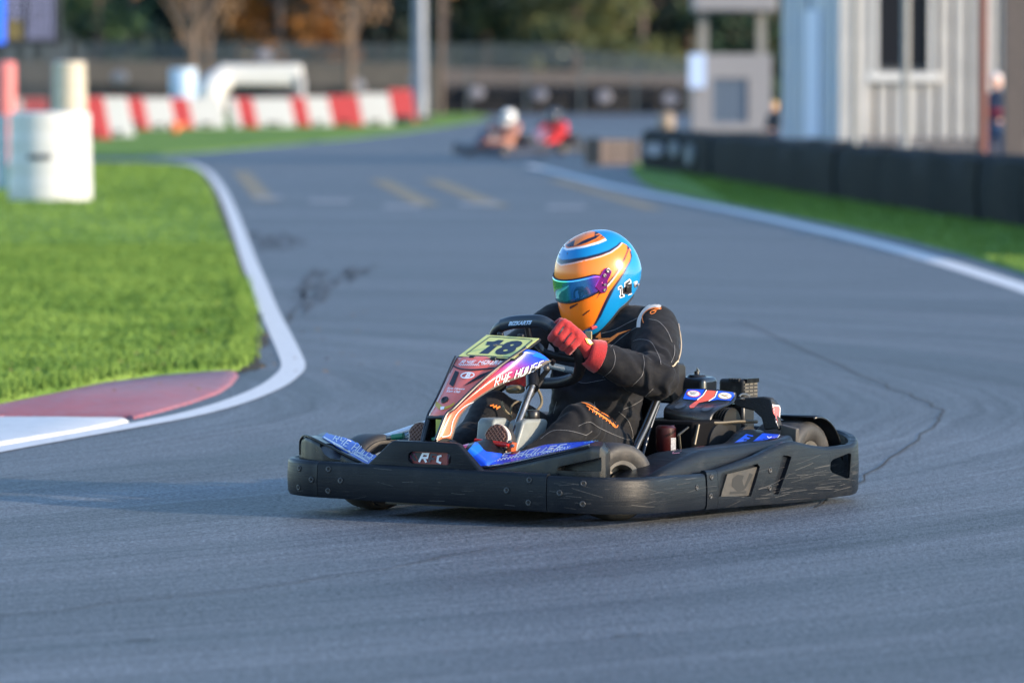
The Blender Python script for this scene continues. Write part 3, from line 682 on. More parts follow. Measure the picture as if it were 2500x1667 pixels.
bo = thing('booth', (0, 0, 0), 0, 'small white marshal booth with a dark opening and a canopy', 'booth')
db = 135.0
def bpx(name, x0, y0, x1, y1, m, d=db, th=.1, bev=0): return box_px(name, x0, y0, x1, y1, d, th, m, bo, bev)
BW = mat('booth_white', (.22, .22, .235), .6, var=.1)
bpx('wall', 1690, 132, 1740, 322, BW); bpx('wall', 1826, 132, 1884, 322, BW); bpx('wall', 1740, 132, 1826, 192, BW); bpx('wall', 1740, 300, 1826, 322, BW)
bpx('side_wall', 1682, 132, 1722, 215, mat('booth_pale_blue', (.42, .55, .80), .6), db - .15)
a = at(1690, 0, db).x; b = at(1884, 0, db).x; z1_ = at(1700, 132, db).z
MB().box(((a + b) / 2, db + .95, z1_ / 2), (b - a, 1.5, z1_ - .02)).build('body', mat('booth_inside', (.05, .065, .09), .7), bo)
for k in range(3): bpx('shutter_slat', 1742 + k * 28, 194, 1766 + k * 28, 300, mat('booth_shutter', (.09, .125, .18), .5), db + .06, .06)
bpx('canopy_post', 1705, 25, 1728, 132, mat('canopy_post_grey', (.20, .20, .19), .7), db + .2, .2); bpx('canopy_post', 1848, 25, 1870, 132, mat('canopy_post_grey', (.2, .2, .19), .7), db + .2, .2)
bpx('canopy', 1694, -14, 1898, 27, BW, db - .3, 2.2, .03)

# near right barrier of conveyor belting over tyres
BELT = mat('black_belting', (.010, .012, .014), .85, var=.75, vscale=2.2, bump=.6, bscale=5, dirt=.9, dirtcol=(.034, .042, .040), spec=.08, stretch=(3, 3, .6))
bl = [(1568, 414), (1640, 424), (1735, 438), (1835, 455), (1930, 472), (2040, 490), (2150, 507), (2270, 527), (2390, 545), (2500, 562), (2640, 586), (2800, 612), (3000, 645)]
zt = [.66, .66, .66, .66, .66, .67, .67, .68, .68, .70, .70, .7, .7]
names_ = ['belting piece with a white oval at the dark end of the barrier', 'belting piece with two pale patches below the marshal booth', 'belting piece below the small fair haired person', 'plain belting piece left of the cabin corner', 'belting piece below the shaded left gable of the cabin',
          'belting piece below the thinner grey post', 'belting piece with a pale patch below the dark window', 'belting piece with a rounded top right of the grey post', 'belting piece below the rust red post', 'belting piece running out of the photo at the right edge', 'belting piece beyond the right edge of the photo', 'last belting piece beyond the right edge']
for i in range(len(bl) - 1):
    a = G(*bl[i]); b = G(*bl[i + 1]); t = (b - a).normalized(); q = V((-t.y, t.x, 0)); 
    if q.x < 0: q = -q
    q = q * .55
    o = thing('belting_barrier', (a.x, a.y, 0), 0, names_[i], 'barrier', 'belting wrapped tyre barrier along the paddock'); b = b - a; a0 = V((0, 0, 0)); rows = []
    n = 8; L_ = b.length; g = .02
    for k in range(n + 1):
        c = b * ((g + (L_ - 2 * g) * k / n) / L_); h0 = zt[i] + (zt[i + 1] - zt[i]) * k / n + .025 * math.sin(k * 1.1 + i); bulge = .03 * math.sin(k * math.pi / n * 2 + i * 2)
        rows.append([c - q * bulge + V((0, 0, -.03)), c - q * (bulge + .06) + V((0, 0, h0 * .5)), c - q * bulge + V((0, 0, h0 * .93)), c + q * .12 + V((0, 0, h0)), c + q * .88 + V((0, 0, h0)), c + q + V((0, 0, h0 * .9)), c + q + V((0, 0, -.03))])
    MB().grid(rows).build('belt', BELT, o, smooth=True)
    for e_ in (rows[0], rows[-1]): MB().add(e_, [tuple(range(7))]).build('end_panel', BELT, o)
    def patch(f, zc, rx, rz, m, nm='pale_patch'):
        c = b * f; ti = b.normalized(); mb = MB(); ring = [c - q * .125 + ti * (math.cos(u) * rx) + V((0, 0, zc + math.sin(u) * rz)) for u in [j * math.pi / 10 for j in range(20)]]
        ring2 = [p_ + q * .08 for p_ in ring]; mb.prism(ring2, ring); mb.build(nm, m, o)
    if i == 0: patch(.52, .36, 1.3, .11, WT)
    if i == 1: patch(.15, .40, .6, .12, mat('grey_patch', (.14, .16, .19), .7)); patch(.55, .34, .6, .16, mat('grey_patch2', (.10, .12, .14), .7))
# crates by the track end
def crate(x0, x1, y0, y1, m, lab):
    g = G((x0 + x1) / 2, y1); d = g.y; a = at(x0, y1, d); b = at(x1, y1, d); z = at(x0, y0, d).z
    t = thing('crate', ((a.x + b.x) / 2, d + .4, 0), 0, lab, 'crate'); w_ = b.x - a.x
    MB().box((0, 0, z / 2), (w_ - .06, .74, z)).build('core', mat('slot_dark', (.02, .02, .02), .9), t)
    for k in range(4): MB().box((0, -.385, z * (k + .5) / 4), (w_, .03, z / 4 - .02)).build('plank', m, t)
    for sx in (-1, 1): MB().box((sx * (w_ / 2 - .04), -.41, z / 2), (.07, .03, z)).build('batten', m, t)
crate(1428, 1466, 338, 402, mat('dark_navy_board', (.02, .03, .04), .7), 'dark navy crate at the left end of the paddock entrance')
crate(1466, 1560, 342, 402, mat('brown_board', (.24, .18, .15), .8, var=.2), 'grey brown wooden crate beside the dark navy one')
# pale bollard behind the crates
p = at(1626, 300, 112); t = thing('bollard', (p.x, 112, 0), 0, 'cream topped bollard between the crates and the booth', 'bollard')
MB().tube([(0, 0, 0), (0, 0, .5)], .14, 14).build('body', mat('brown_board', (.24, .18, .15), .8), t); MB().lathe([(.15, .5), (.17, .55), (.17, .80), (.12, .86), (.02, .88)], None, 16).build('cap', mat('dull_cream', (.26, .21, .16), .6), t, smooth=True)

# ------------------------------------------------------------------ the racing kart
BLK = mat('black_moulded_plastic', (.006, .0085, .013), .38, scratch=.32, spec=.22)
BLK2 = mat('black_smooth_plastic', (.008, .010, .013), .34, var=.12, vscale=20, bump=.1, bscale=200, dirt=.35, dirtcol=(.045, .042, .038))
BLKM = mat('black_painted_steel', (.012, .013, .016), .35, metal=.2)
STEEL = mat('polished_tube', (.26, .26, .26), .32, metal=.9, var=.12, vscale=30, dirt=.75, dirtcol=(.09, .08, .07))
DKTUBE = mat('dark_tube', (.05, .055, .065), .28, metal=.8)
TYRE = mat('slick_tyre', (.035, .034, .034), .62, var=.3, vscale=14, bump=.2, bscale=90, dirt=.6, dirtcol=(.12, .105, .09))
RIMM = mat('rim_metal', (.60, .57, .52), .35, metal=.8, dirt=.5, dirtcol=(.14, .12, .10))
REDP = mat('red_paint', (.50, .02, .02), .3, coat=.5, dirt=.3, dirtcol=(.12, .03, .02))
ORGP = mat('orange_paint', (.55, .10, .03), .4, dirt=.4, dirtcol=(.2, .08, .04))
BLUED = mat('blue_decal', (.010, .085, .78), .3, coat=.4, var=.10, vscale=9, dirt=.12, dirtcol=(.03, .05, .2))
LBLUE = mat('bright_blue_decal', (.01, .17, .85), .3, coat=.4)
WHD = mat('white_decal', (.80, .80, .82), .4)
BLD_ = mat('black_decal', (.02, .022, .03), .4)
REDD = mat('red_decal', (.62, .085, .06), .35, coat=.4)
YELP = mat('yellow_plate', (.72, .70, .22), .45, var=.05, vscale=30, dirt=.25, dirtcol=(.5, .48, .18))
NAVY = mat('navy_ink', (.012, .022, .05), .5)
GOLD = mat('gold_ink', (.62, .36, .04), .45)
TANKM = mat('milky_tank', (.26, .285, .28), .45, trans=.12, var=.15, vscale=12, dirt=.5, dirtcol=(.2, .2, .18))
GREYPL = mat('raw_moulding_edge', (.23, .20, .17), .6, var=.3, vscale=25)
def nose_mat():
    m = bpy.data.materials.new('red_to_blue_decal'); m.use_nodes = True; N, L = nodes(m); b = N['Principled BSDF']
    a = N.new('ShaderNodeAttribute'); a.attribute_name = 'paint'
    n = N.new('ShaderNodeTexNoise'); n.inputs['Scale'].default_value = 18; n.inputs['Detail'].default_value = 5
    tc = N.new('ShaderNodeTexCoord'); L.new(tc.outputs['Object'], n.inputs['Vector'])
    mr = N.new('ShaderNodeMapRange'); mr.inputs['From Min'].default_value = .3; mr.inputs['From Max'].default_value = .7; mr.inputs['To Min'].default_value = .88; mr.inputs['To Max'].default_value = 1.12; L.new(n.outputs['Fac'], mr.inputs['Value'])
    mx = N.new('ShaderNodeVectorMath'); mx.operation = 'MULTIPLY'; L.new(a.outputs['Color'], mx.inputs[0]); L.new(mr.outputs[0], mx.inputs[1])
    L.new(mx.outputs[0], b.inputs['Base Color']); b.inputs['Roughness'].default_value = .33; b.inputs['Coat Weight'].default_value = .5; b.inputs['Coat Roughness'].default_value = .12
    return m
NOSEM = nose_mat()
def paint(o, fn):
    me = o.data; at_ = me.color_attributes.new('paint', 'FLOAT_COLOR', 'POINT')
    for i, v in enumerate(me.vertices): at_.data[i].color = (*fn(v.co), 1)

kart = thing('racing_kart', (.199, 19.40, 0), KROT, 'red and blue nosed number 18 kart filling the middle of the picture', 'kart')
KT = kart
def bvh_of(objs):
    vs = []; fs = []; dg = bpy.context.evaluated_depsgraph_get(); dg.update()
    for o in objs:
        e = o.evaluated_get(dg); me = e.to_mesh(); n = len(vs); vs += [v.co.copy() for v in me.vertices]; fs += [tuple(i + n for i in p.vertices) for p in me.polygons]; e.to_mesh_clear()
    return BVHTree.FromPolygons(vs, fs)
def cut(o, cutters):
    for c in cutters:
        c.parent = o.parent
        md = o.modifiers.new('cut', 'BOOLEAN'); md.operation = 'DIFFERENCE'; md.object = c; md.solver = 'EXACT'
    bpy.context.view_layer.update()
    dg = bpy.context.evaluated_depsgraph_get(); me = bpy.data.meshes.new_from_object(o.evaluated_get(dg)); me.name = o.name
    o.modifiers.clear(); o.data = me
    for c in cutters: bpy.data.objects.remove(c)
    me.shade_smooth(); me.set_sharp_from_angle(angle=math.radians(35))
# decals: outlines traced in photo pixels, laid on the surface they are printed on
def decal(name, bv, loops, m, parent, off=.0015, maxe=5, holes=None):
    """loops: list of polygons (px,py). Each becomes a thin film on the surface."""
    vs = []; fs = []
    for lp in loops:
        v2 = [V((p[0], p[1], 0)) for p in lp]; tr = tessellate_polygon([v2]); n = len(vs); vs += v2; fs += [tuple(i + n for i in t) for t in tr]
    return film(name, bv, vs, fs, m, parent, off, maxe)
def film(name, bv, vs, fs, m, parent, off=.0015, maxe=5):
    bm = bmesh.new(); bvs = [bm.verts.new(v) for v in vs]
    for f in fs:
        try: bm.faces.new([bvs[i] for i in f])
        except ValueError: pass
    for _ in range(7):
        es = [e for e in bm.edges if e.calc_length() > maxe]
        if not es: break
        bmesh.ops.subdivide_edges(bm, edges=es, cuts=1)
        bmesh.ops.triangulate(bm, faces=[f for f in bm.faces if len(f.verts) > 3])
    kill = []
    for v in bm.verts:
        d = kray(v.co.x, v.co.y).normalized(); h, nrm, i, t = bv.ray_cast(KC, d)
        if h is None: kill.append(v); continue
        if nrm.dot(d) > 0: nrm = -nrm
        v.co = h + nrm * off - d * off * .5
    bmesh.ops.delete(bm, geom=kill, context='VERTS')
    ln = [f for f in bm.faces if max(e.calc_length() for e in f.edges) > .06]
    bmesh.ops.delete(bm, geom=ln, context='FACES')
    if not bm.faces: bm.free(); return None
    me = bpy.data.meshes.new(name); bm.to_mesh(me); bm.free(); me.shade_smooth()
    return link(name, me, parent, m)
def stroke_polys(pts, w, sm=0):
    P_ = [V((p[0], p[1], 0)) for p in pts]
    if sm: P_ = smooth_pts(P_, sm)
    L_ = []; R_ = []
    for i, p in enumerate(P_):
        t = (P_[min(i + 1, len(P_) - 1)] - P_[max(i - 1, 0)]).normalized(); q = V((-t.y, t.x, 0)) * w / 2
        if 0 < i < len(P_) - 1 and not sm:
            t1 = (P_[i] - P_[i - 1]).normalized(); t2 = (P_[i + 1] - P_[i]).normalized(); c = max(.5, math.cos(t1.angle(t2, 0) / 2)); q /= c
        L_.append(p + q); R_.append(p - q)
    vs = L_ + R_; n = len(L_); return vs, [(i, i + 1, n + i + 1, n + i) for i in range(n - 1)]
def strokes(name, bv, lines, w, m, parent, sm=0, off=.002, maxe=6):
    vs = []; fs = []
    for l in lines:
        a, b = stroke_polys(l, w, sm); n = len(vs); vs += a; fs += [tuple(i + n for i in f) for f in b]
    return film(name, bv, vs, fs, m, parent, off, maxe)
def text_tris(s, shear=0, bold=0, space=1.0):
    c = bpy.data.curves.new('t', 'FONT'); c.body = s; c.shear = shear; c.offset = bold; c.space_character = space; c.resolution_u = 3; c.fill_mode = 'FRONT'
    o = bpy.data.objects.new('t', c); COL.objects.link(o); bpy.context.view_layer.update(); dg = bpy.context.evaluated_depsgraph_get()
    me = bpy.data.meshes.new_from_object(o.evaluated_get(dg)); vs = [v.co.copy() for v in me.vertices]; fs = [tuple(p.vertices) for p in me.polygons]
    bpy.data.objects.remove(o); bpy.data.curves.remove(c); bpy.data.meshes.remove(me)
    x0 = min(v.x for v in vs); x1 = max(v.x for v in vs); y0 = min(v.y for v in vs); y1 = max(v.y for v in vs)
    return [((v.x - x0) / (x1 - x0), (v.y - y0) / (y1 - y0)) for v in vs], fs
def quadmap(q, u, v):                          # q: bl, br, tr, tl
    a = V((*q[0], 0)).lerp(V((*q[1], 0)), u); b = V((*q[3], 0)).lerp(V((*q[2], 0)), u); return a.lerp(b, v)
def text(name, bv, s, q, m, parent, shear=0, bold=.0, off=.002, space=1.0):
    uv, fs = text_tris(s, shear, bold, space); return film(name, bv, [quadmap(q, u, v) for u, v in uv], fs, m, parent, off, 8)
# stroke letters of the wide racing font, on a unit square each
GL = {'R': [[(0, 0), (.12, 1), (.85, 1), (.9, .5), (.1, .45)], [(.45, .45), (.95, 0)]], 'Y': [[(.12, 1), (.2, .5), (.85, .5)], [(.95, 1), (.75, -.0)]], 'E': [[(1, 1), (.2, 1), (0, 0), (.85, 0)], [(.1, .5), (.8, .5)]],
      'H': [[(.15, 1), (0, 0)], [(1, 1), (.85, 0)], [(.08, .5), (.92, .5)]], 'O': [[(0, 0), (.15, 1), (1, 1), (.85, 0), (0, 0)]], 'U': [[(.15, 1), (0, 0), (.85, 0), (1, 1)]], 'S': [[(1, 1), (.15, 1), (.08, .52), (.9, .5), (.83, 0), (0, 0)]]}
def race_text(name, bv, s, q, w, m, parent):
    lines = []; adv = 1.28; tot = sum(.7 if ch == ' ' else adv for ch in s) - .28; x = 0
    for ch in s:
        if ch == ' ': x += .7; continue
        for l in GL[ch]: lines.append([tuple(quadmap(q, (x + p[0] * 1.0) / tot, p[1]))[:2] for p in l])
        x += adv
    return strokes(name, bv, lines, w, m, parent, off=.0022, maxe=8)

# ---- bumper bands
def band(name, path, th=.028, m=BLK, parent=KT, lip=.0):
    """path rows: (x, y, z0, z1); outer face on the path, thickness inwards"""
    n = len(path); rows = []
    for i, (x, y, z0, z1) in enumerate(path):
        a = path[max(i - 1, 0)]; b = path[min(i + 1, n - 1)]; t = V((b[0] - a[0], b[1] - a[1], 0)).normalized(); q = V((-t.y, t.x, 0))
        if q.dot(V((x + .02, y * .8, 0))) > 0: q = -q
        o = V((x, y, 0)); zz = lambda z: V((0, 0, z)); mid = (z0 + z1) / 2
        rows.append([o + q * .004 + zz(z0), o - q * .001 + zz(z0 + .012), o - q * .003 + zz(mid), o + zz(z1 - .014), o + q * .003 + zz(z1 - .005), o + q * .009 + zz(z1), o + q * (th - .008) + zz(z1), o + q * th + zz(z1 - .008), o + q * th + zz(z0)])
    mb = MB().grid(rows, closeu=True); mb.f += [tuple(range(8, -1, -1)), tuple((n - 1) * 9 + k for k in range(9))]
    return mb.build(name, m, parent, smooth=40)
def arc(cx, cy, R, a0, a1, n): return [(cx + R * math.cos(math.radians(a0 + (a1 - a0) * i / n)), cy + R * math.sin(math.radians(a0 + (a1 - a0) * i / n))) for i in range(n + 1)]
zf0 = lambda y: .058 - .013 * y
zf1 = lambda y: .180 - .009 * y
FP = [(.31, .725), (.40, .733)] + arc(.63, .49, .243, 88, 2, 14) + [(.874, .44), (.876, .35)]
def sub(p, n=10):
    out = []
    for a, b in zip(p, p[1:]):
        k = max(1, int(math.hypot(a[0] - b[0], a[1] - b[1]) / .03))
        out += [(a[0] + (b[0] - a[0]) * i / k, a[1] + (b[1] - a[1]) * i / k) for i in range(k)]
    return out + [p[-1]]
SEAM1 = K(1335, 1200, x=.875).y; SEAM2 = K(777, 1170, x=.872).y
leftc = [p for p in sub(FP + [(.876, SEAM1 + .002)]) if not (p[0] > .86 and p[1] < SEAM1)]
band('corner_bumper', [(x, y, zf0(y) - .010 * (.87 - x) / .5, zf1(y) - .012 * (.87 - x) / .5 - .006) for x, y in leftc])
FB = band('front_bumper', [(.876 - .004 * 0, y, zf0(y), zf1(y)) for y in [SEAM1 - .001 + (SEAM2 - SEAM1 + .002) * i / 40 for i in range(41)]])
rc = sub([(.876, SEAM2 - .0012)] + arc(.648, -.4436, .227, 0, -84, 14) + [(.5, -.672), (.31, -.68)])
CR = band('corner_bumper', [(x, y, zf0(y), zf1(y)) for x, y in rc])
# left side band: bottom and top edges read off the photo on the plane of the band
YS = .725
botp = [(1690, 1247), (1752, 1241), (1850, 1233), (1950, 1226), (2060, 1211)]
topp = [(1692, 1158), (1715, 1149), (1752, 1147), (1800, 1131), (1850, 1113), (1890, 1093), (1922, 1079), (1945, 1077), (1980, 1086), (2020, 1091), (2060, 1088)]
bl_ = [K(*p, y=YS) for p in botp]; tp_ = [K(*p, y=YS) for p in topp]
def interp(L_, x, f):
    L_ = sorted(L_, key=lambda p: p.x)
    if x <= L_[0].x: return f(L_[0])
    for a, b in zip(L_, L_[1:]):
        if a.x <= x <= b.x: t = (x - a.x) / (b.x - a.x); t2 = t; return f(a) + (f(b) - f(a)) * t2
    return f(L_[-1])
XS1 = K(1752, 1190, y=YS).x
xs = [.30 - i * (.30 - XS1 - .0008) / 4 for i in range(5)]
band('side_bumper', [(x, YS, interp(bl_, x, lambda p: p.z), interp(tp_, x, lambda p: p.z)) for x in xs])
xs = [XS1 - .0008 - i * .02 for i in range(46)]; xs = [x for x in xs if x > -.60]
rearp = [(x, YS, interp(bl_, x, lambda p: p.z), interp(tp_, x, lambda p: p.z)) for x in xs]
zb_, ztp = rearp[-1][2], rearp[-1][3]
for i, (x, y) in enumerate(arc(-.645, .47, .255, 95, 180, 16)): f = i / 16; rearp.append((x, y, zb_ + .02 * f, ztp + (.235 - ztp) * min(1, f * 1.3)))
for i in range(1, 24): y = .47 - i * .04; rearp.append((-.90 - .012 * math.sin(math.pi * (.47 - y) / .94), y, zb_ + .02, .235))
for i, (x, y) in enumerate(arc(-.645, -.47, .255, 180, 265, 12)): rearp.append((x, y, .055, .235))
for i in range(1, 30): x = -.66 + i * .033; rearp.append((x, -.725, .055, .235 - .045 * min(1, i / 20)))
RB = band('rear_bumper', rearp, th=.034)
# cut the openings in the rear corner and the groove and panel slot in the side
def pxprism(name, px, pl0, pl1):
    a, v0 = list(pl0.items())[0]; v1 = list(pl1.items())[0][1]; mb = MB(); P0 = [K(*p, **pl0) for p in px]; i = 'xyz'.index(a); P1 = []
    for p in P0: q = p.copy(); q[i] = v1; P1.append(q)
    mb.prism(P0, P1); return mb.build(name, None, None)
hole = [(2030, 1112), (2048, 1128), (2060, 1132)]
hq = [(2028, 1128), (2034, 1121), (2072, 1106), (2078, 1108), (2074, 1165), (2068, 1168), (2032, 1153), (2027, 1146)]
H0 = [KC + kray(*p) * t for p in hq for t in (1.0,)]
hc = MB(); n0 = [KC + kray(*p) * ((19.0) / 1) for p in hq]; n1 = [KC + kray(*p) * 19.72 for p in hq]; hc.prism(n0, n1); hc = hc.build('hc', None, None)
gr = pxprism('gr', [(1901, 1207), (1894, 1200), (1924, 1112), (1936, 1112), (1944, 1116), (1912, 1207)], dict(y=YS + .02), dict(y=YS - .014))
sl = pxprism('sl', [(1759, 1212), (1760, 1206), (1775, 1155), (1862, 1132), (1867, 1140), (1845, 1212)], dict(y=YS + .02), dict(y=YS - .016))
cut(RB, [hc, gr, sl])
pn = pxprism('side_panel', [(1760, 1213), (1762, 1204), (1776, 1157), (1853, 1138), (1853, 1145), (1834, 1209)], dict(y=YS - .009), dict(y=YS - .015)); pn.data.materials.append(mat('scuffed_clear_panel', (.042, .039, .035), .6, var=.5, vscale=30, dirt=.9, dirtcol=(.05, .05, .05))); pn.parent = KT; pn.name = 'side_panel'
bvp = bvh_of([pn]); SMU = mat('smudge_dark', (.012, .012, .012), .6)
decal('smudge', bvp, [[(1788, 1168), (1800, 1158), (1816, 1160), (1812, 1172), (1818, 1196), (1800, 1200), (1786, 1186)], [(1815, 1192), (1820, 1192), (1838, 1158), (1830, 1154)], [(1782, 1200), (1822, 1198), (1820, 1204), (1780, 1206)]], SMU, pn, .0006)
# countersunk screws
sm = MB(); sm.lathe([(.0105, 0), (.0100, .0022), (.0050, .0012), (.0040, -.001), (.0005, -.001)], None, 14); SME = sm.mesh('screw'); SME.materials.append(mat('screw_grey', (.06, .062, .066), .4, metal=.6)); SME.shade_smooth()
ds = MB(); ds.lathe([(.0036, -.0005), (.0036, .0006)], None, 8); DSM = ds.mesh('screw_hole'); DSM.materials.append(mat('slot_dark', (.01, .01, .01), .9))
dg = bpy.context.evaluated_depsgraph_get()
BB = bvh_of([o for o in KT.children if 'bumper' in o.name])
for p in [(731, 1143), (760, 1171), (729, 1190), (802, 1145), (831, 1173), (801, 1198), (1292, 1172), (1237, 1197), (1290, 1227), (1366, 1203), (1424, 1180), (1422, 1230), (1701, 1190), (1737, 1164), (1735, 1211), (1880, 1148), (1879, 1191)]:
    d = kray(*p).normalized(); h, nr, i_, t_ = BB.ray_cast(KC, d)
    if h is None: continue
    if nr.dot(d) > 0: nr = -nr
    o = bpy.data.objects.new('screw', SME); COL.objects.link(o); o.parent = KT; o.location = h + nr * .0004; o.rotation_euler = nr.to_track_quat('Z', 'Y').to_euler()
    c = bpy.data.objects.new('socket', DSM); COL.objects.link(c); c.parent = o; c.location = (0, 0, .001)
# centre hump with its slot
hx = .862
hp = [(893, 1136), (951, 1080), (958, 1075), (1108, 1081), (1117, 1085), (1174, 1150), (1174, 1160), (893, 1146)]
hb = pxprism('bumper_hump', hp, dict(x=hx), dict(x=hx - .03)); hb.parent = KT; hb.data.materials.append(BLK)
bvm = hb.modifiers.new('b', 'BEVEL'); bvm.width = .006; bvm.segments = 3; bvm.limit_method = 'ANGLE'
def rrect(x0, y0, x1, y1, r, n=5, sk=0):
    out = []
    for cx, cy, a in ((x1 - r, y0 + r, -90), (x1 - r, y1 - r, 0), (x0 + r, y1 - r, 90), (x0 + r, y0 + r, 180)):
        for i in range(n + 1): t = math.radians(a + 90 * i / n); x = cx + r * math.cos(t); y = cy + r * math.sin(t); out.append((x, y + sk * (x - x0)))
    return out
sc_ = pxprism('sc', rrect(975, 1103, 1081, 1133, 13, sk=.045), dict(x=hx + .05), dict(x=hx - .06)); cut(hb, [sc_])
bk = pxprism('logo_panel', rrect(965, 1098, 1092, 1146, 6, sk=.045), dict(x=hx - .016), dict(x=hx - .022)); bk.parent = KT; bk.data.materials.append(mat('dark_red_decal', (.26, .045, .04), .4, coat=.3))
bv = bvh_of([bk])
decal('logo_print', bv, [[(978, 1104), (1020, 1104), (1008, 1120), (978, 1124)]], mat('plum_ink', (.13, .03, .08), .4), bk)
decal('logo_print', bv, [[(1000, 1104), (1007, 1104), (1020, 1125), (1012, 1125)], [(990, 1107), (995, 1107), (1010, 1126), (1003, 1126)], [(1012, 1104), (1040, 1106), (1030, 1122), (1024, 1126)]], BLD_, bk, .0018)
strokes('logo_letters', bv, [[(1024, 1127), (1034, 1107), (1047, 1108), (1044, 1117), (1031, 1117)], [(1036, 1117), (1042, 1128)]], 5, WHD, bk, off=.003)
strokes('logo_letters', bv, [[(1048, 1128), (1055, 1109), (1068, 1110)], [(1051, 1119), (1062, 1120)]], 5, mat('grey_ink', (.06, .06, .075), .5), bk, off=.003)
strokes('logo_letters', bv, [[(1079, 1112), (1071, 1114), (1069, 1126), (1078, 1130)]], 5, WHD, bk, off=.003)

# long pale scratches left by other karts
rs_ = random.Random(11); BB2 = bvh_of([o for o in KT.children if 'bumper' in o.name]); SCR = mat('scratch_grey', (.075, .073, .072), .5); lines = []
for k in range(80):
    x = rs_.choice((rs_.uniform(1330, 1680), rs_.uniform(1760, 2085), rs_.uniform(1760, 2085), rs_.uniform(720, 1330))); f = (x - 709) / 980
    y0_ = 1130 + 40 * min(1, f) - max(0, x - 1700) * .16; y = y0_ + rs_.uniform(0, 85); L0 = rs_.uniform(10, 75) * (1 if x > 1330 else .6); sl_ = (.06 if x < 1560 else -.18) + rs_.gauss(0, .12); c_ = rs_.gauss(0, .0015)
    lines.append([(x + t_ * L0 / 6, y + t_ * L0 / 6 * sl_ + c_ * (t_ * L0 / 6) ** 2) for t_ in range(7)])
o = strokes('scratches', BB2, lines[::2], .8, SCR, KT, off=.0006, maxe=8); o['kind'] = 'stuff'
o = strokes('scratches', BB2, lines[1::2], .5, SCR, KT, off=.0006, maxe=8); o['kind'] = 'stuff'
# ---- front fairings: raised shoulders over the front wheels
def fairing(sg, yc=0.0):
    F_ = [(1130, 1128), (1170, 1142), (1210, 1138), (1260, 1129), (1330, 1113), (1400, 1097), (1440, 1088), (1464, 1090), (1478, 1104)]
    B_ = [(1160, 1112), (1186, 1104), (1222, 1106), (1290, 1096), (1335, 1084), (1402, 1077), (1448, 1073), (1478, 1078), (1490, 1094)]
    if sg < 0:
        F_ = [(898, 1140), (880, 1128), (850, 1113), (820, 1098), (790, 1083), (762, 1069), (745, 1062), (736, 1066), (731, 1080)]
        B_ = [(932, 1112), (914, 1107), (897, 1099), (880, 1081), (850, 1069), (822, 1061), (798, 1054), (786, 1060), (778, 1070)]
    fx = [.80, .812, .815, .815, .812, .805, .79, .77, .745]; bx = [.66, .62, .60, .59, .59, .59, .59, .60, .61]
    st = []
    for f_, b_, x1_, x2_ in zip(F_, B_, fx, bx):
        a_ = K(*f_, x=x1_); c_ = K(*b_, x=x2_); st.append((a_.y, a_.z, x1_, x2_, c_.z, c_.y))
    full = []
    for a_, b_ in zip(st, st[1:]):
        for k in range(4): full.append(tuple(a_[c_] + (b_[c_] - a_[c_]) * k / 4 for c_ in range(6)))
    full.append(st[-1]); rows = []
    for y, zt_, xf, xb, zb, yb_ in full:
        Y = y; Yb = yb_; Ym = (Y + Yb) / 2
        rows.append([V((xf - .002, Y, .13)), V((xf, Y, zt_ - .020)), V((xf - .0015, Y, zt_ - .010)), V((xf - .006, Y, zt_ - .003)), V((xf - .013, Y, zt_)), V((xf - .020, Y * .998, zt_ - .001)), V((xf - .026, Y * .997, zt_ - .005)), V(((xf + xb) / 2, Ym, (zt_ + zb) / 2 - .006)), V((xb + .012, Yb, zb)), V((xb, Yb, zb - .008)), V((xb, Yb, .13))])
    mb = MB().grid(rows, closeu=True); n = 11; mb.f += [tuple(range(n)), tuple((len(rows) - 1) * n + k for k in range(n))]
    o = mb.build('front_fairing', BLK2, KT, smooth=50)
    return o
FL = fairing(1, .0); FR = fairing(-1, .03)
c1 = pxprism('c', [(1322, 1152), (1324, 1146), (1330, 1142), (1400, 1126), (1434, 1114), (1446, 1118), (1449, 1128), (1450, 1156), (1420, 1157)], dict(x=.90), dict(x=.762))
cut(FL, [c1])
c1 = pxprism('c', [(742, 1092), (744, 1087), (752, 1086), (790, 1104), (797, 1112), (795, 1126), (770, 1122), (755, 1112)], dict(x=.90), dict(x=.725))
cut(FR, [c1])
bv = bvh_of([FL])
fp = decal('blue_decal', bv, [[(1170, 1137), (1186, 1103), (1222, 1108), (1252, 1110), (1292, 1097), (1332, 1086), (1402, 1080), (1446, 1077), (1452, 1079), (1400, 1094), (1330, 1109), (1250, 1127), (1200, 1135)]], BLUED, FL, .0012)
strokes('white_line', bv, [[(1170, 1140), (1200, 1138), (1250, 1130), (1330, 1112), (1400, 1097), (1440, 1086)]], 2.2, WHD, FL)
race_text('lettering', bv, 'RYE HOUSE', [(1172, 1129), (1372, 1097), (1385, 1085), (1180, 1116)], 2.0, WHD, FL)
decal('chequers', bv, [[(1173 + i * 8.2, 1134 - i * 1.45 - (3.2 if j else 0)), (1173 + i * 8.2 + 4.6, 1133.2 - i * 1.45 - (3.2 if j else 0)), (1173 + i * 8.2 + 5.4, 1130 - i * 1.45 - (3.2 if j else 0)), (1173 + i * 8.2 + .8, 1131 - i * 1.45 - (3.2 if j else 0))] for i in range(13) for j in (0, 1) if (i + j) % 1 == 0 for _ in (0,) if (j == 0) or True][::2] + [[(1177 + i * 8.2, 1130.2 - i * 1.45), (1181.6 + i * 8.2, 1129.4 - i * 1.45), (1182.4 + i * 8.2, 1126.6 - i * 1.45), (1177.8 + i * 8.2, 1127.4 - i * 1.45)] for i in range(13)], WHD, FL, .0024)
text('lettering', bv, 'KART RACEWAY', [(1282, 1119), (1392, 1096), (1394, 1089), (1283, 1112)], WHD, FL, .3, .02, .0024)
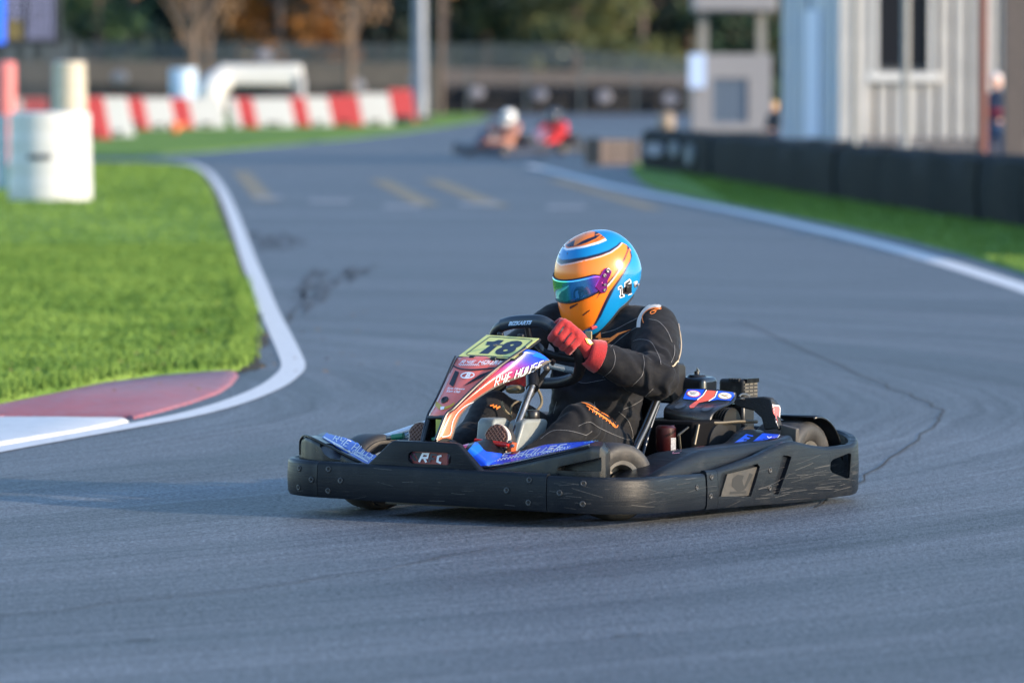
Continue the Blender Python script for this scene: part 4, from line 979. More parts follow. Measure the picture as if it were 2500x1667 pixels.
text('lettering', bv, 'KARTS', [(1425, 1085), (1462, 1077), (1462, 1074), (1426, 1080)], mat('cyan_ink', (.1, .45, .7), .4), FL, .3, 0, .0024)
# the other fairing
bv = bvh_of([FR])
decal('blue_decal', bv, [[(786, 1068), (798, 1056), (830, 1062), (880, 1080), (900, 1104), (925, 1108), (900, 1134), (885, 1128), (830, 1096)]], mat('pale_blue_decal', (.03, .12, .55), .4, coat=.15), FR, .0012)
strokes('white_line', bv, [[(790, 1068), (830, 1090), (870, 1112), (898, 1128)]], 3.5, WHD, FR)
race_text('lettering', bv, 'RYE HOUS', [(812, 1075), (905, 1121), (918, 1106), (820, 1062)], 2.2, WHD, FR)
decal('chequers', bv, [[(802 + i * 6 + (2.5 if j else 0), 1073 + i * 3.2 + j * 3.2), (806 + i * 6 + (2.5 if j else 0), 1075 + i * 3.2 + j * 3.2), (808 + i * 6 + (2.5 if j else 0), 1078.2 + i * 3.2 + j * 3.2), (804 + i * 6 + (2.5 if j else 0), 1076.2 + i * 3.2 + j * 3.2)] for i in range(9) for j in (0, 1)], WHD, FR, .0024)
text('lettering', bv, 'KART RACEWAY', [(856, 1106), (905, 1128), (912, 1121), (862, 1098)], WHD, FR, .3, .02, .0024)

for pts_, xx in (([(1170, 1142), (1210, 1138), (1260, 1129), (1330, 1113), (1400, 1097), (1438, 1088)], (.812, .815, .815, .812, .805, .79)), ([(896, 1139), (880, 1128), (850, 1113), (820, 1098), (790, 1083), (762, 1069), (746, 1063), (738, 1067), (733, 1080), (733, 1110)], (.80, .812, .815, .815, .812, .805, .79, .775, .755, .75))):
    MB().tube(smooth_pts([K(*p, x=x_ + .001) for p, x_ in zip(pts_, xx)], 4), .0042, 8).build('fairing_rim', BLK2, KT, smooth=True)
# raised centre saddle between fairings
def loftq(name, rows, m, parent=KT, sub_=0, bev=.008):
    mb = MB().grid(rows, closeu=True); n = len(rows[0]); mb.f += [tuple(range(n - 1, -1, -1)), tuple((len(rows) - 1) * n + k for k in range(n))]
    return mb.build(name, m, parent, bevel=bev, seg=3)
def hexa(name, f, b, m, parent=KT, bev=.006):   # front and back quads
    return loftq(name, [f, b], m, parent, bev=bev)
pA = [K(1125, 1118, x=.80), K(1165, 1076, x=.72), K(1180, 1080, x=.70), K(1222, 1108, x=.70), K(1170, 1145, x=.80)]
for sgn in (1, -1):
    f = [V((.80, .02 * sgn, .15)), V((.775, .035 * sgn, .225)), V((.76, .065 * sgn, .245)), V((.755, .095 * sgn, .243)), V((.765, .175 * sgn, .195)), V((.78, .19 * sgn, .15))]
    b = [V((.60, .02 * sgn, .15)), V((.60, .035 * sgn, .25)), V((.60, .065 * sgn, .262)), V((.60, .10 * sgn, .258)), V((.60, .165 * sgn, .205)), V((.60, .185 * sgn, .15))]
    if sgn < 0:
        f = [p + V((0, -.03, 0)) for p in f]; b = [p + V((0, -.03, 0)) for p in b]
    else:
        f = [p + V((0, -.015, 0)) for p in f]; b = [p + V((0, -.015, 0)) for p in b]
    sd_ = hexa('fairing_shoulder', f, b, BLK2)
    bv = bvh_of([sd_])
    if sgn > 0:
        decal('blue_decal', bv, [[(1137, 1106), (1160, 1079), (1166, 1080), (1184, 1102), (1172, 1134)]], LBLUE, sd_, .0012)
        decal('red_blue_decal', bv, [[(1108, 1088), (1128, 1074), (1150, 1076), (1132, 1102)]], mat('plum_decal', (.25, .02, .14), .3, coat=.5), sd_, .0014)
    else: decal('red_blue_decal', bv, [[(988, 1074), (996, 1062), (1026, 1064), (1026, 1076)]], mat('plum_decal', (.25, .02, .14), .3), sd_, .0014)

bvs_ = bvh_of([FL] + [o for o in KT.children if o.name.startswith('fairing_shoulder')])
decal('blue_decal', bvs_, [[(1150, 1122), (1180, 1098), (1186, 1103), (1224, 1108), (1230, 1133), (1168, 1138)]], BLUED, FL, .0022, 3)
# ---- nose panel
Lp = [((1031, 1078), -.078), ((1045, 1020), -.084), ((1057, 995), -.088), ((1070, 970), -.092), ((1092, 922), -.100), ((1108, 885), -.108), ((1114, 873), -.112)]
Sp = [((1066, 1078), -.004), ((1090, 1018), .000), ((1108, 1002), .012), ((1138, 972), .028), ((1178, 934), .052), ((1222, 897), .080), ((1286, 853), .125)]
Sp2 = Sp[:-1] + [((1250, 880), .092)]
Ep = [((1104, 1074), -.005), ((1118, 1030), .005), ((1134, 1004), .022), ((1164, 975), .046), ((1222, 940), .078), ((1280, 918), .112), ((1346, 882), .142)]
SF = smooth_pts([K(*p, y=y) for p, y in Sp2], 4); LW = [K(*p, y=y) for p, y in Lp]; SW = [K(*p, y=y) for p, y in Sp]; EW = [K(*p, y=y) for p, y in Ep]
NOSEDBG = [tuple(round(c, 3) for c in p) for p in LW + SW + EW]
LW = smooth_pts(LW, 4); SW = smooth_pts(SW, 4); EW = smooth_pts(EW, 4)
n = len(SW)
# centre face (starts above the opening)
rows = []
for i in range(4, n):
    a, b = LW[i], SF[i]; nr = (b - a).cross(SF[min(i + 1, n - 1)] - SF[i - 1]).normalized()
    if nr.x < 0: nr = -nr
    rows.append([a.lerp(b, t) + nr * (.010 * math.sin(math.pi * t)) for t in [k / 8 for k in range(9)]])
cf = MB().grid(rows).build('nose_face', NOSEM, KT); so = cf.modifiers.new('s', 'SOLIDIFY'); so.thickness = .006; so.offset = -1; cf.data.shade_smooth()
RED = (.66, .085, .055); BLU_ = (.010, .07, .62)
def lerp3(a, b, t): t = max(0, min(1, t)); return tuple(a[i] + (b[i] - a[i]) * t for i in range(3))
paint(cf, lambda c: lerp3((.88, .18, .13), (.80, .14, .105), (c.z - .35) / .2))
# flanks, both sides
def flank(mirror):
    rows = []
    for i in range(n):
        a, b = SW[i], EW[i]; row = []
        for k in range(13):
            t = k / 12; p = a.lerp(b, t); p += V((.012, .008, .010)) * math.sin(math.pi * t); row.append(p)
        t = (EW[min(i + 1, n - 1)] - EW[max(i - 1, 0)]).normalized()
        inn = V((-.02, -.035, -.004)); row += [b + inn * .35, b + inn]
        rows.append(row)
    if mirror:
        off = [(LW[i] + SW[i]) / 2 for i in range(n)]
        rows = [[LW[i] + V((-.13, .012, -.03)) * (k / 14) for k in range(15)] for i in range(n)]
    o = MB().grid(rows).build('nose_flank', NOSEM, KT); o.data.shade_smooth(); so = o.modifiers.new('s', 'SOLIDIFY'); so.thickness = .004; so.offset = -1 if not mirror else 1
    me = o.data; at_ = me.color_attributes.new('paint', 'FLOAT_COLOR', 'POINT'); m_ = len(rows[0])
    for idx in range(len(me.vertices)):
        i = idx // m_; k = idx % m_; s = i / (n - 1)
        c = lerp3((.78, .24, .13), RED, s / .5); c = lerp3(c, (.26, .03, .22), (s - .68) / .18); c = lerp3(c, BLU_, (s - .85) / .08)
        if k >= 11: c = (.17, .15, .13)
        at_.data[idx].color = (*c, 1)
    return o
nf = flank(False); nf2 = flank(True); nf2.data.materials[0] = BLK2
TRM = mat('trim_black', (.012, .014, .02), .35)
tr = MB(); tr.tube([p + V((.006, .001, .006)) for p in SW], .0055, 8); tr.build('nose_trim', TRM, KT, smooth=True)
tr = MB(); tr.tube([p + V((.004, -.001, .004)) for p in LW], .0038, 8); tr.build('nose_trim', TRM, KT, smooth=True)
# opening at the foot of the nose
a0, a1, b0, b1 = LW[0], LW[4], SW[0], SW[4]
MB().tube([a1 + V((.004, 0, 0)), b1 + V((.004, 0, 0))], .0075, 8).build('nose_trim', BLK2, KT)
op = MB(); q = V((-.075, 0, 0)); op.grid([[a0, a1, b1, b0], [a0 + q, a1 + q, b1 + q, b0 + q]]); op.f.append((4, 5, 6, 7)); op.build('nose_opening', mat('slot_dark', (.01, .01, .01), .9), KT)
for A_, B_, w0 in ((a0, a1, 1), (b0, b1, -1)): MB().tube([A_.lerp(b0 if w0 > 0 else a0, .07), B_.lerp(b1 if w0 > 0 else a1, .07)], .008, 8).build('nose_post', BLK2, KT)
c = MB(); c.prism([K(1064, 1064, x=.775), K(1077, 1065, x=.775), K(1077, 1024, x=.775), K(1064, 1023, x=.775)], [K(1064, 1064, x=.77), K(1077, 1065, x=.77), K(1077, 1024, x=.77), K(1064, 1023, x=.77)]); c.build('yellow_tag', mat('tag_yellow', (.42, .42, .08), .5), KT)
MB().tube([K(1056, 1072, x=.772), K(1072, 1070, x=.772)], .006, 8).build('green_cap', mat('green_plastic', (.01, .16, .09), .4), KT)
# prints on the nose
bv = bvh_of([cf]); bf = bvh_of([nf])
race_text('lettering', bf, 'RYE HOUSE', [(1206, 943), (1321, 898), (1326, 880), (1211, 921)], 2.2, WHD, nf)
strokes('white_line', bf, [[(1078, 1066), (1098, 1060), (1104, 1030), (1118, 1005), (1140, 987), (1168, 976), (1200, 955), (1225, 938), (1262, 927), (1300, 920), (1330, 905)]], 1.8, WHD, nf, sm=4)
decal('blue_facet', bf, [[(1298, 868), (1322, 853), (1336, 858), (1340, 880), (1318, 874)]], LBLUE, nf, .001)
strokes('trim_line', bv, [[(1106, 893), (1125, 901), (1160, 903), (1215, 898)]], 3.5, BLD_, cf, sm=3)
decal('vent', bv, [[(1112, 905), (1121, 909), (1109, 940), (1106, 945), (1097, 938)]], mat('vent_dark', (.008, .01, .014), .5), cf, .0016)
decal('vent', bv, [[(1131, 943), (1172, 915), (1203, 904), (1180, 920), (1145, 937)]], mat('vent_dark', (.008, .01, .014), .5), cf, .0016)
def ell(cx, cy, rx, ry, rot=0, n=24, a0=0, a1=360):
    return [(cx + rx * math.cos(math.radians(a0 + (a1 - a0) * i / n)) * math.cos(rot) - ry * math.sin(math.radians(a0 + (a1 - a0) * i / n)) * math.sin(rot), cy + rx * math.cos(math.radians(a0 + (a1 - a0) * i / n)) * math.sin(rot) + ry * math.sin(math.radians(a0 + (a1 - a0) * i / n)) * math.cos(rot)) for i in range(n + 1)]
strokes('round_logo', bv, [ell(1142, 917, 16, 6.6, -.1)], 3, WHD, cf, off=.002)
text('round_logo', bv, 'B', [(1135, 922), (1147, 922), (1151, 911), (1139, 911)], WHD, cf, .2, .05)
text('lettering', bv, 'Rye House', [(1091, 952), (1133, 954), (1136, 948), (1094, 946)], WHD, cf, .3, .02)
text('lettering', bv, 'Kart Club', [(1090, 958), (1123, 960), (1126, 954), (1092, 952)], WHD, cf, .3, .02)
race_text('lettering', bv, 'RYE HOUSE', [(1124, 888), (1226, 888), (1230, 882), (1130, 881)], 1.6, WHD, cf)
decal('chequers', bv, [[(1121 + i * 5 + (2.4 if j else 0), 889 + j * 2.4), (1123.6 + i * 5 + (2.4 if j else 0), 889 + j * 2.4), (1122.6 + i * 5 + (2.4 if j else 0), 891.4 + j * 2.4), (1120 + i * 5 + (2.4 if j else 0), 891.4 + j * 2.4)] for i in range(10) for j in (0, 1)], WHD, cf, .002)
text('lettering', bv, 'KART RACEWAY', [(1174, 892), (1229, 892), (1231, 888), (1176, 888)], WHD, cf, .3, .02)
decal('gold_wings', bv, [[(1066, 980), (1074, 986), (1082, 994), (1080, 1002), (1070, 998), (1063, 990)], [(1082, 994), (1098, 990), (1112, 981), (1106, 991), (1092, 998), (1080, 1002)]], GOLD, cf, .0018)
decal('white_shield', bv, [[(1076, 994), (1086, 993), (1084, 1000), (1076, 1002)]], WHD, cf, .0026)
kn = K(1091, 981, y=-.045) + V((.012, 0, .006)); Mk = Matrix.Translation(kn) @ V((.75, 0, .65)).to_track_quat('Z', 'Y').to_matrix().to_4x4()
MB().lathe([(.014, -.008), (.014, .004), (.010, .007), (.003, .005)], Mk, 16).build('mounting_bolt', BLKM, KT, smooth=True)
kn = K(1331, 897, y=.165) + V((.004, .008, 0)); Mk = Matrix.Translation(kn) @ V((.5, .85, .2)).to_track_quat('Z', 'Y').to_matrix().to_4x4()
MB().lathe([(.011, -.004), (.011, .003), (.004, .006)], Mk, 14).build('mounting_bolt', BLKM, KT, smooth=True)

# ---- number plate
q3 = [K(1115, 871, y=-.118), K(1256, 877, y=.12), K(1321, 826, y=.12), K(1187, 817, y=-.118)]
nn = (q3[1] - q3[0]).cross(q3[3] - q3[0]).normalized()
if nn.z < 0: nn = -nn
cen = sum(q3, V()) / 4
npb = MB(); npb.prism([p - nn * .008 for p in q3], q3); plate = npb.build('number_plate', BLKM, KT, bevel=.003)
inn = [cen + (p - cen) * .955 + nn * .0015 for p in q3]; npf = MB(); npf.prism([p - nn * .001 for p in inn], inn); pf = npf.build('plate_face', YELP, plate)
bv = bvh_of([pf])
strokes('border_line', bv, [[(1140, 863), (1195, 823), (1200, 822), (1296, 829), (1300, 831), (1252, 870), (1246, 872), (1142, 867), (1139, 865), (1141, 861)]], 1.4, NAVY, plate, off=.001, maxe=5)
decal('digit', bv, [[(1190, 834), (1206, 834), (1217, 830), (1231, 831), (1192, 864), (1170, 863), (1198, 843), (1186, 843)]], NAVY, plate, .001)
text('digit', bv, '8', [(1202, 866), (1248, 867), (1283, 833), (1234, 831)], NAVY, plate, .12, .055, .001)
MB().tube([K(1206, 845, y=.0) + nn * .004, K(1215, 847, y=.0) + nn * .008, K(1229, 845, y=.02) + nn * .004], .003, 6).build('wire_clip', STEEL, plate)
for px, py in ((1153, 874), (1205, 877), (1222, 817), (1272, 821)):
    p = K(px, py, y=-.05 if px in (1153,) else (.035 if px == 1205 else (-.07 if px == 1222 else .03))); MB().box(p, (.014, .022, .016)).build('plate_clip', BLKM, plate, bevel=.004)

# ---- steering
RM = [((1207, 824), -.15), ((1214, 806), -.147), ((1228, 795), -.130), ((1250, 789), -.10), ((1285, 786), -.045), ((1322, 787), .01), ((1345, 799), .045), ((1380, 822), .095), ((1406, 848), .138), ((1417, 878), .155), ((1414, 905), .152), ((1398, 924), .130), ((1350, 935), .05), ((1290, 930), -.045), ((1235, 900), -.125), ((1208, 855), -.155)]
rim = [K(*p, y=y) for p, y in RM]; c0 = sum(rim, V()) / len(rim)
axis = V((-.80, 0, .52)).normalized()
import functools
SWDBG = [tuple(round(c, 3) for c in p) for p in rim]
# flatten on the wheel plane through the mean point
u_ = V((axis.z, 0, -axis.x)).normalized()
pl = []
for (p, y) in RM:
    d = kray(*p); t = (c0 - KC).dot(axis) / d.dot(axis); pl.append(KC + d * t)
swt = MB(); rs = [.0165] * 48; P_ = smooth_pts(pl, 5, close=True)
sw = MB().tube(P_, .0195, 14, close=True, flat=1.0).build('steering_wheel', mat('steering_grip', (.014, .015, .018), .38, bump=.2, bscale=300), KT, smooth=True)
P2 = smooth_pts(pl[1:9], 5); topbar = MB().tube([p + V((.002, 0, .002)) for p in smooth_pts(pl[2:7], 5)], .0225, 14, flat=.8).build('rim_cover', mat('rim_cover_plastic', (.02, .03, .045), .35), sw, smooth=True)
bv = bvh_of([topbar]); text('lettering', bv, 'BIZKARTS', [(1241, 795), (1297, 792), (1300, 782), (1243, 785)], mat('pale_blue_ink', (.45, .62, .85), .4), sw, .25, .06, .001)
hub = c0 + V((0, 0, 0)) + axis * -.02
for k in (4, 9, 14): MB().tube([hub, hub.lerp(pl[k], .5) - axis * .006, pl[k]], [.020, .014, .013], 8, flat=.5).build('spoke', BLKM, sw, smooth=True)
Mk = Matrix.Translation(hub) @ axis.to_track_quat('Z', 'Y').to_matrix().to_4x4()
MB().lathe([(.04, -.02), (.045, -.01), (.04, .012), (.01, .016)], Mk, 20).build('hub', BLKM, sw, smooth=True)
colb = K(1245, 1085, y=.08); colt = K(1300, 940, y=.06)
MB().tube([colb, colt], .0125, 14).build('steering_column', STEEL, KT, smooth=True)
MB().tube([colt - V((0, 0, .01)), colt.lerp(hub, .5), hub], [.022, .026, .02], 12).build('column_boss', BLKM, KT, smooth=True)
MB().tube([K(1325, 925, y=.02), K(1290, 975, y=.02), K(1270, 1000, y=.02)], .008, 8).build('column_bracket', BLKM, KT)
MB().tube([K(1335, 890, y=.10), K(1375, 900, y=.12), K(1400, 905, y=.15)], .012, 10).build('switch_stalk', mat('blue_grey_grip', (.03, .06, .10), .5, bump=.5, bscale=200), KT)
MB().tube([K(1290, 960, y=.03), K(1335, 905, y=.09), K(1352, 880, y=.12)], .009, 6).build('nose_stay', BLKM, KT)
MB().tube(smooth_pts([K(1299, 935, y=.03), K(1318, 960, y=.04), K(1322, 985, y=.04), K(1310, 1003, y=.04)], 4), .005, 8).build('brake_hose', mat('braided_hose', (.17, .14, .09), .6, bump=.6, bscale=300), KT, smooth=True)
MB().tube(smooth_pts([K(1225, 980, y=-.03), K(1232, 1000, y=-.02), K(1250, 1018, y=-.01)], 4), .004, 8).build('brake_hose', mat('braided_hose', (.3, .25, .16), .6), KT, smooth=True)
MB().tube(smooth_pts([K(1247, 1010, y=-.03), K(1250, 990, y=-.02), K(1265, 980, y=-.01), K(1280, 985, y=0)], 4), .0035, 8).build('brake_hose', mat('braided_hose', (.3, .25, .16), .6), KT, smooth=True)
MB().box(K(1258, 950, y=.0), (.05, .06, .028)).build('cream_reservoir', mat('cream_reservoir', (.16, .14, .09), .4), KT, bevel=.014)

# ---- wheels
def wheel(cx, cy, r, w, steer, name='wheel', rr=.065, tilt=0):
    Mw = Matrix.Translation((cx, cy, r)) @ Matrix.Rotation(steer, 4, 'Z') @ Matrix.Rotation(math.pi / 2, 4, 'X')
    h = w / 2; t_ = MB(); t_.lathe([(rr + .006, -h * .8), (rr + .02, -h * .93), (r * .80, -h), (r * .93, -h * .93), (r * .985, -h * .78), (r, -h * .4), (r, h * .4), (r * .985, h * .78), (r * .93, h * .93), (r * .80, h), (rr + .02, h * .93), (rr + .006, h * .8)], Mw, 48, closed=True)
    ty = t_.build('wheel', TYRE, KT, smooth=50)
    for k, rad in enumerate((.86, .74)):
        MB().lathe([(r * rad - .0012, -h * 1.0 - .001), (r * rad, -h * 1.0 - .003), (r * rad + .0012, -h * 1.0 - .001)], Mw, 48, closed=True).build('sidewall_rib', TYRE, ty, smooth=True)
    r_ = MB(); r_.lathe([(rr + .007, -h * .80), (rr + .009, -h * .88), (rr + .002, -h * .90), (rr - .006, -h * .80), (rr - .010, -h * .3), (rr - .012, h * .3), (rr - .004, h * .80), (rr + .009, h * .88), (rr + .007, h * .8)], Mw, 40, closed=True); r_.build('rim', RIMM, ty, smooth=True)
    r_ = MB(); r_.lathe([(.026, -h * .75), (.03, -h * .55), (.03, -h * .2), (rr - .012, -h * .15), (rr - .012, -h * .05), (.02, -h * .05)], Mw, 24, closed=True); r_.build('hub', mat('hub_metal', (.14, .13, .12), .4, metal=.8), ty, smooth=True)
    for k in range(3):
        a = k * 2.1 + .4; p0 = Mw @ V((.045 * math.cos(a), .045 * math.sin(a), -h * .22)); p1 = Mw @ V((.045 * math.cos(a), .045 * math.sin(a), -h * .40)); MB().tube([p0, p1], .005, 6).build('wheel_nut', STEEL, ty)
    return ty
def wheelL(cx, cy, r, w, steer, rr): return wheel(cx, cy, r, w, steer + math.pi, rr=rr)
wheelL(.465, .462, .128, .13, -.42, .062)
wheel(.50, -.47, .128, .13, -.36, rr=.062)
wheelL(-.60, .515, .139, .19, 0, .062)
wheel(-.60, -.515, .139, .19, 0, rr=.062)
MB().tube([(-.60, -.42, .139), (-.60, .42, .139)], .020, 12).build('rear_axle', STEEL, KT)
for s in (1, -1):
    MB().tube([(.44, .44 * s, .128), (.46, .30 * s, .10)], .014, 8).build('stub_axle', BLKM, KT)
    MB().tube([(.78, .02 * s, .09), (.66, .16 * s, .07), (.40, .31 * s, .06), (-.20, .30 * s, .06), (-.72, .28 * s, .08)], .015, 10).build('frame_rail', BLKM, KT, smooth=True)
    MB().tube([(.44, .31 * s, .06), (.43, .72 * s * .93, .10), (.10, .68 * s, .09), (-.42, .66 * s, .09), (-.44, .31 * s, .06)], .014, 10).build('side_bar', BLKM, KT, smooth=True)
MB().box((.25, 0, .042), (.92, .56, .006)).build('floor_tray', mat('floor_alloy', (.10, .10, .10), .5, metal=.7), KT)
MB().tube([(-.80, -.55, .15), (-.80, .55, .15)], .014, 8).build('rear_bar', BLKM, KT)

# ---- pedals and tanks
MB().tube([K(1160, 1076, x=.61), K(1240, 1086, x=.61)], .0085, 12).build('pedal_bar', REDP, KT, smooth=True)
MB().tube([K(1165, 1092, x=.60), K(1238, 1097, x=.60)], .006, 10).build('pedal_bar', DKTUBE, KT, smooth=True)
mb = MB(); mb.prism([K(1237, 1078, x=.60), K(1251, 1082, x=.60), K(1246, 1118, x=.60), K(1239, 1118, x=.60)], [K(1237, 1078, x=.60) + V((-.03, 0, 0)), K(1251, 1082, x=.60) + V((-.03, 0, 0)), K(1246, 1118, x=.60) + V((-.03, 0, 0)), K(1239, 1118, x=.60) + V((-.03, 0, 0))]); mb.build('pedal_bracket', ORGP, KT, bevel=.002)
for p in ((1247, 1078), (1253, 1088)): kk = K(*p, x=.605); MB().tube([kk, kk + V((.01, 0, 0))], .006, 8).build('bolt', STEEL, KT)
MB().tube([K(958, 1067, x=.62), K(985, 1063, x=.62)], .010, 10).build('green_sleeve', mat('green_plastic', (.01, .16, .09), .4), KT)
MB().tube([K(945, 1068, x=.62), K(958, 1067, x=.62)], .008, 10).build('bolt', STEEL, KT)
def tank(pts_f, depth, cap, ym):
    f = [K(*p, y=ym) for p in pts_f]; b = [p + V(depth) for p in f]
    o = MB().prism(f, b).build('reservoir_tank', TANKM, KT, bevel=.012, seg=3)
    if cap:
        c = K(*cap, y=ym) + V(depth) * .5; MB().lathe([(.024, -.004), (.025, .0), (.025, .022), (.021, .026)], Matrix.Translation(c - V((0, 0, .012))), 22).build('cap', mat('black_cap', (.012, .012, .014), .35), o, smooth=50)
        MB().lathe([(.022, -.02), (.022, .0)], Matrix.Translation(c - V((0, 0, .012))), 22).build('neck', TANKM, o, smooth=50)
    return o
tank([(1254, 1112), (1318, 1110), (1340, 1030), (1334, 1022), (1288, 1024), (1278, 1030)], (-.02, -.07, 0), (1317, 1012), .11)
tank([(1200, 1090), (1236, 1085), (1250, 1030), (1238, 1020), (1212, 1022), (1205, 1030)], (-.02, -.08, 0), None, .03)

# ---- side pods
def pod(sg):
    ro = [K(*p, y=.635) for p in ((1586, 1163), (1598, 1150), (1618, 1136), (1642, 1124), (1670, 1110), (1700, 1097), (1760, 1089), (1830, 1080), (1885, 1073), (1915, 1067), (1930, 1062))]
    ri_ = [(1586, 1160), (1600, 1145), (1622, 1130), (1650, 1112), (1668, 1098), (1700, 1090), (1752, 1086), (1786, 1084), (1800, 1062), (1813, 1046), (1850, 1049), (1920, 1058)]
    ri = [K(*p, y=.50) for p in ri_]
    xs_ = [ro[0].x + (ro[-1].x - ro[0].x) * k / 40 for k in range(41)]; rows = []
    for k, x in enumerate(xs_):
        zo = interp(ro, x, lambda p: p.z); zi = interp(ri, x, lambda p: p.z); e = 1 if k < 38 else (41 - k) / 4; yo = .655 + .01 * math.sin(k / 40 * math.pi) - (.02 if k < 1 else 0) - .02 * (1 - e); yi = .47
        zi = max(zi, zo - .012)
        rows.append([V((x, sg * (yo + .012), .09)), V((x, sg * (yo + .008), zo - .035)), V((x, sg * (yo + .002), zo - .012)), V((x, sg * (yo - .006), zo - .003)), V((x, sg * (yo - .016), zo)), V((x, sg * (yo - .03), zo - .002)), V((x, sg * (yo * .6 + yi * .4), zo * .6 + zi * .4 - .004)), V((x, sg * (yo * .25 + yi * .75), zi)), V((x, sg * (yi + .008), zi - .003)), V((x, sg * yi, zi - .015)), V((x, sg * yi, .09))])
    for _ in range(2):
        rows = [rows[0]] + [[(rows[i - 1][k] + rows[i][k] * 2 + rows[i + 1][k]) / 4 for k in range(11)] for i in range(1, len(rows) - 1)] + [rows[-1]]
    mb = MB().grid(rows, closeu=True); nn_ = 11; mb.f += [tuple(range(nn_)), tuple((len(rows) - 1) * nn_ + k for k in range(nn_))]
    o = mb.build('side_pod', BLK, KT, smooth=55)
    return o
pl_ = pod(1); pr_ = pod(-1)
MB().tube([K(928, 1070, y=-.60), K(1045, 1031, y=-.60), K(1100, 1012, y=-.6)], .009, 10, flat=1.6).build('sill_strip', WHD, KT, smooth=True); MB().tube([K(945, 1074, y=-.60), K(1045, 1041, y=-.60), K(1100, 1022, y=-.6)], .008, 10, flat=1.6).build('sill_strip', mat('pale_blue_pod', (.30, .45, .62), .35), KT, smooth=True)
bv = bvh_of([pl_])
decal('blue_decal', bv, [[(1792, 1082), (1822, 1060), (1840, 1064), (1822, 1077)], [(1838, 1078), (1862, 1058), (1902, 1061), (1897, 1069), (1860, 1076)]], BLUED, pl_, .0014)
decal('red_decal', bv, [[(1660, 1087), (1700, 1086), (1722, 1090), (1700, 1093)]], mat('dark_red_decal', (.26, .045, .04), .4), pl_, .0014)
strokes('white_line', bv, [[(1642, 1107), (1650, 1098), (1665, 1096), (1660, 1106), (1642, 1108)], [(1660, 1096), (1680, 1089)]], 1.6, mat('pink_line', (.5, .2, .25), .5), pl_, off=.002)
strokes('white_line', bv, [[(1898, 1070), (1904, 1062)], [(1873, 1066), (1877, 1070), (1884, 1067)]], 1.8, WHD, pl_, off=.002)

# ---- seat, struts, engine, rear bodywork
st = MB(); rows = []
for (x, z, hw, dep) in ((.06, .085, .17, .10), (-.05, .075, .185, .09), (-.16, .085, .19, .09), (-.24, .15, .195, .09), (-.28, .24, .20, .085), (-.325, .34, .20, .07), (-.365, .43, .185, .05), (-.385, .475, .15, .03), (-.392, .49, .09, .01)):
    row = []
    for k in range(13):
        a = -1 + 2 * k / 12; y = hw * math.sin(a * math.pi / 2) * 1.0; d = dep * (1 - math.cos(a * math.pi / 2)) * 1.5; f = min(1, max(0, (z - .08) / .15)); row.append(V((x + d * f, y, z + d * (1 - f))))
    rows.append(row)
so = st.grid(rows).build('seat', mat('seat_black', (.012, .012, .014), .4), KT, smooth=True); md = so.modifiers.new('s', 'SOLIDIFY'); md.thickness = .012
MB().prism([K(1640, 985, y=.16), K(1676, 985, y=.16), K(1676, 893, y=.16), K(1670, 885, y=.16), K(1640, 885, y=.16)], [K(1640, 985, y=.16) + V((-.02, -.1, 0)), K(1676, 985, y=.16) + V((-.02, -.1, 0)), K(1676, 893, y=.16) + V((-.02, -.1, 0)), K(1670, 885, y=.16) + V((-.02, -.1, 0)), K(1640, 885, y=.16) + V((-.02, -.1, 0))]).build('heat_shield', mat('shield_black', (.008, .008, .010), .45), KT, bevel=.008)
MB().tube(smooth_pts([K(1641, 893, y=.285), K(1622, 935, y=.285), K(1597, 992, y=.285), K(1577, 1040, y=.285), K(1558, 1080, y=.285), K(1548, 1105, y=.285)], 4), .0135, 14).build('seat_stay', mat('worn_black_tube', (.10, .10, .10), .25, metal=.9), KT, smooth=True)
MB().tube(smooth_pts([K(1607, 990, y=.27), K(1592, 1030, y=.27), K(1580, 1070, y=.27), K(1569, 1110, y=.27)], 4), .007, 10).build('seat_stay', DKTUBE, KT, smooth=True)
MB().tube(smooth_pts([K(1598, 1000, y=.26), K(1607, 985, y=.26), K(1604, 965, y=.26)], 4), .008, 10).build('seat_stay', mat('dark_blue_hose', (.02, .04, .07), .4), KT, smooth=True)
def corner_box(name, cpx, ycor, dy, dx, h, m, bev, parent=KT):   # near vertical edge under photo point cpx (its top)
    c = K(*cpx, y=ycor); return MB().box((c.x - dx / 2, c.y - dy / 2, c.z - h / 2), (dx, dy, h)).build(name, m, parent, bevel=bev, seg=4), c
ft, c = corner_box('fuel_tank', (1718, 922), .24, .115, .10, .14, mat('tank_black_gloss', (.010, .014, .020), .28, coat=.3), .018)
MB().lathe([(.035, 0), (.030, .008), (.010, .010), (.009, .020), (.002, .021)], Matrix.Translation((c.x - .045, c.y - .055, c.z)), 20).build('filler_cap', BLKM, ft, smooth=40)
MB().tube([(c.x - .05, c.y - .05, c.z + .018), (c.x - .038, c.y - .05, c.z + .030), (c.x - .045, c.y - .055, c.z + .016)], .004, 6).build('cap_chain', STEEL, ft)
af, c = corner_box('air_filter', (1817, 926), .34, .105, .10, .085, mat('filter_black', (.014, .013, .013), .6, var=.4, vscale=30, dirt=.7, dirtcol=(.14, .12, .09)), .012)
for k in range(10): MB().box((c.x - .010 - k * .0085, c.y - .002, c.z - .006), (.0035, .02, .014)).build('vent_slot', BLKM, af)
for k in range(5):
    for j in range(3): MB().box((c.x - .016 - j * .030, c.y + .0005, c.z - .018 - k * .012), (.024, .003, .005)).build('louvre', mat('dusty_grey', (.12, .11, .09), .7), af)
for k in range(4): MB().box((c.x - .003, c.y - .022 - k * .012, c.z - .003), (.016, .005, .010)).build('vent_slot', mat('slot_dark', (.01, .01, .01), .9), af)
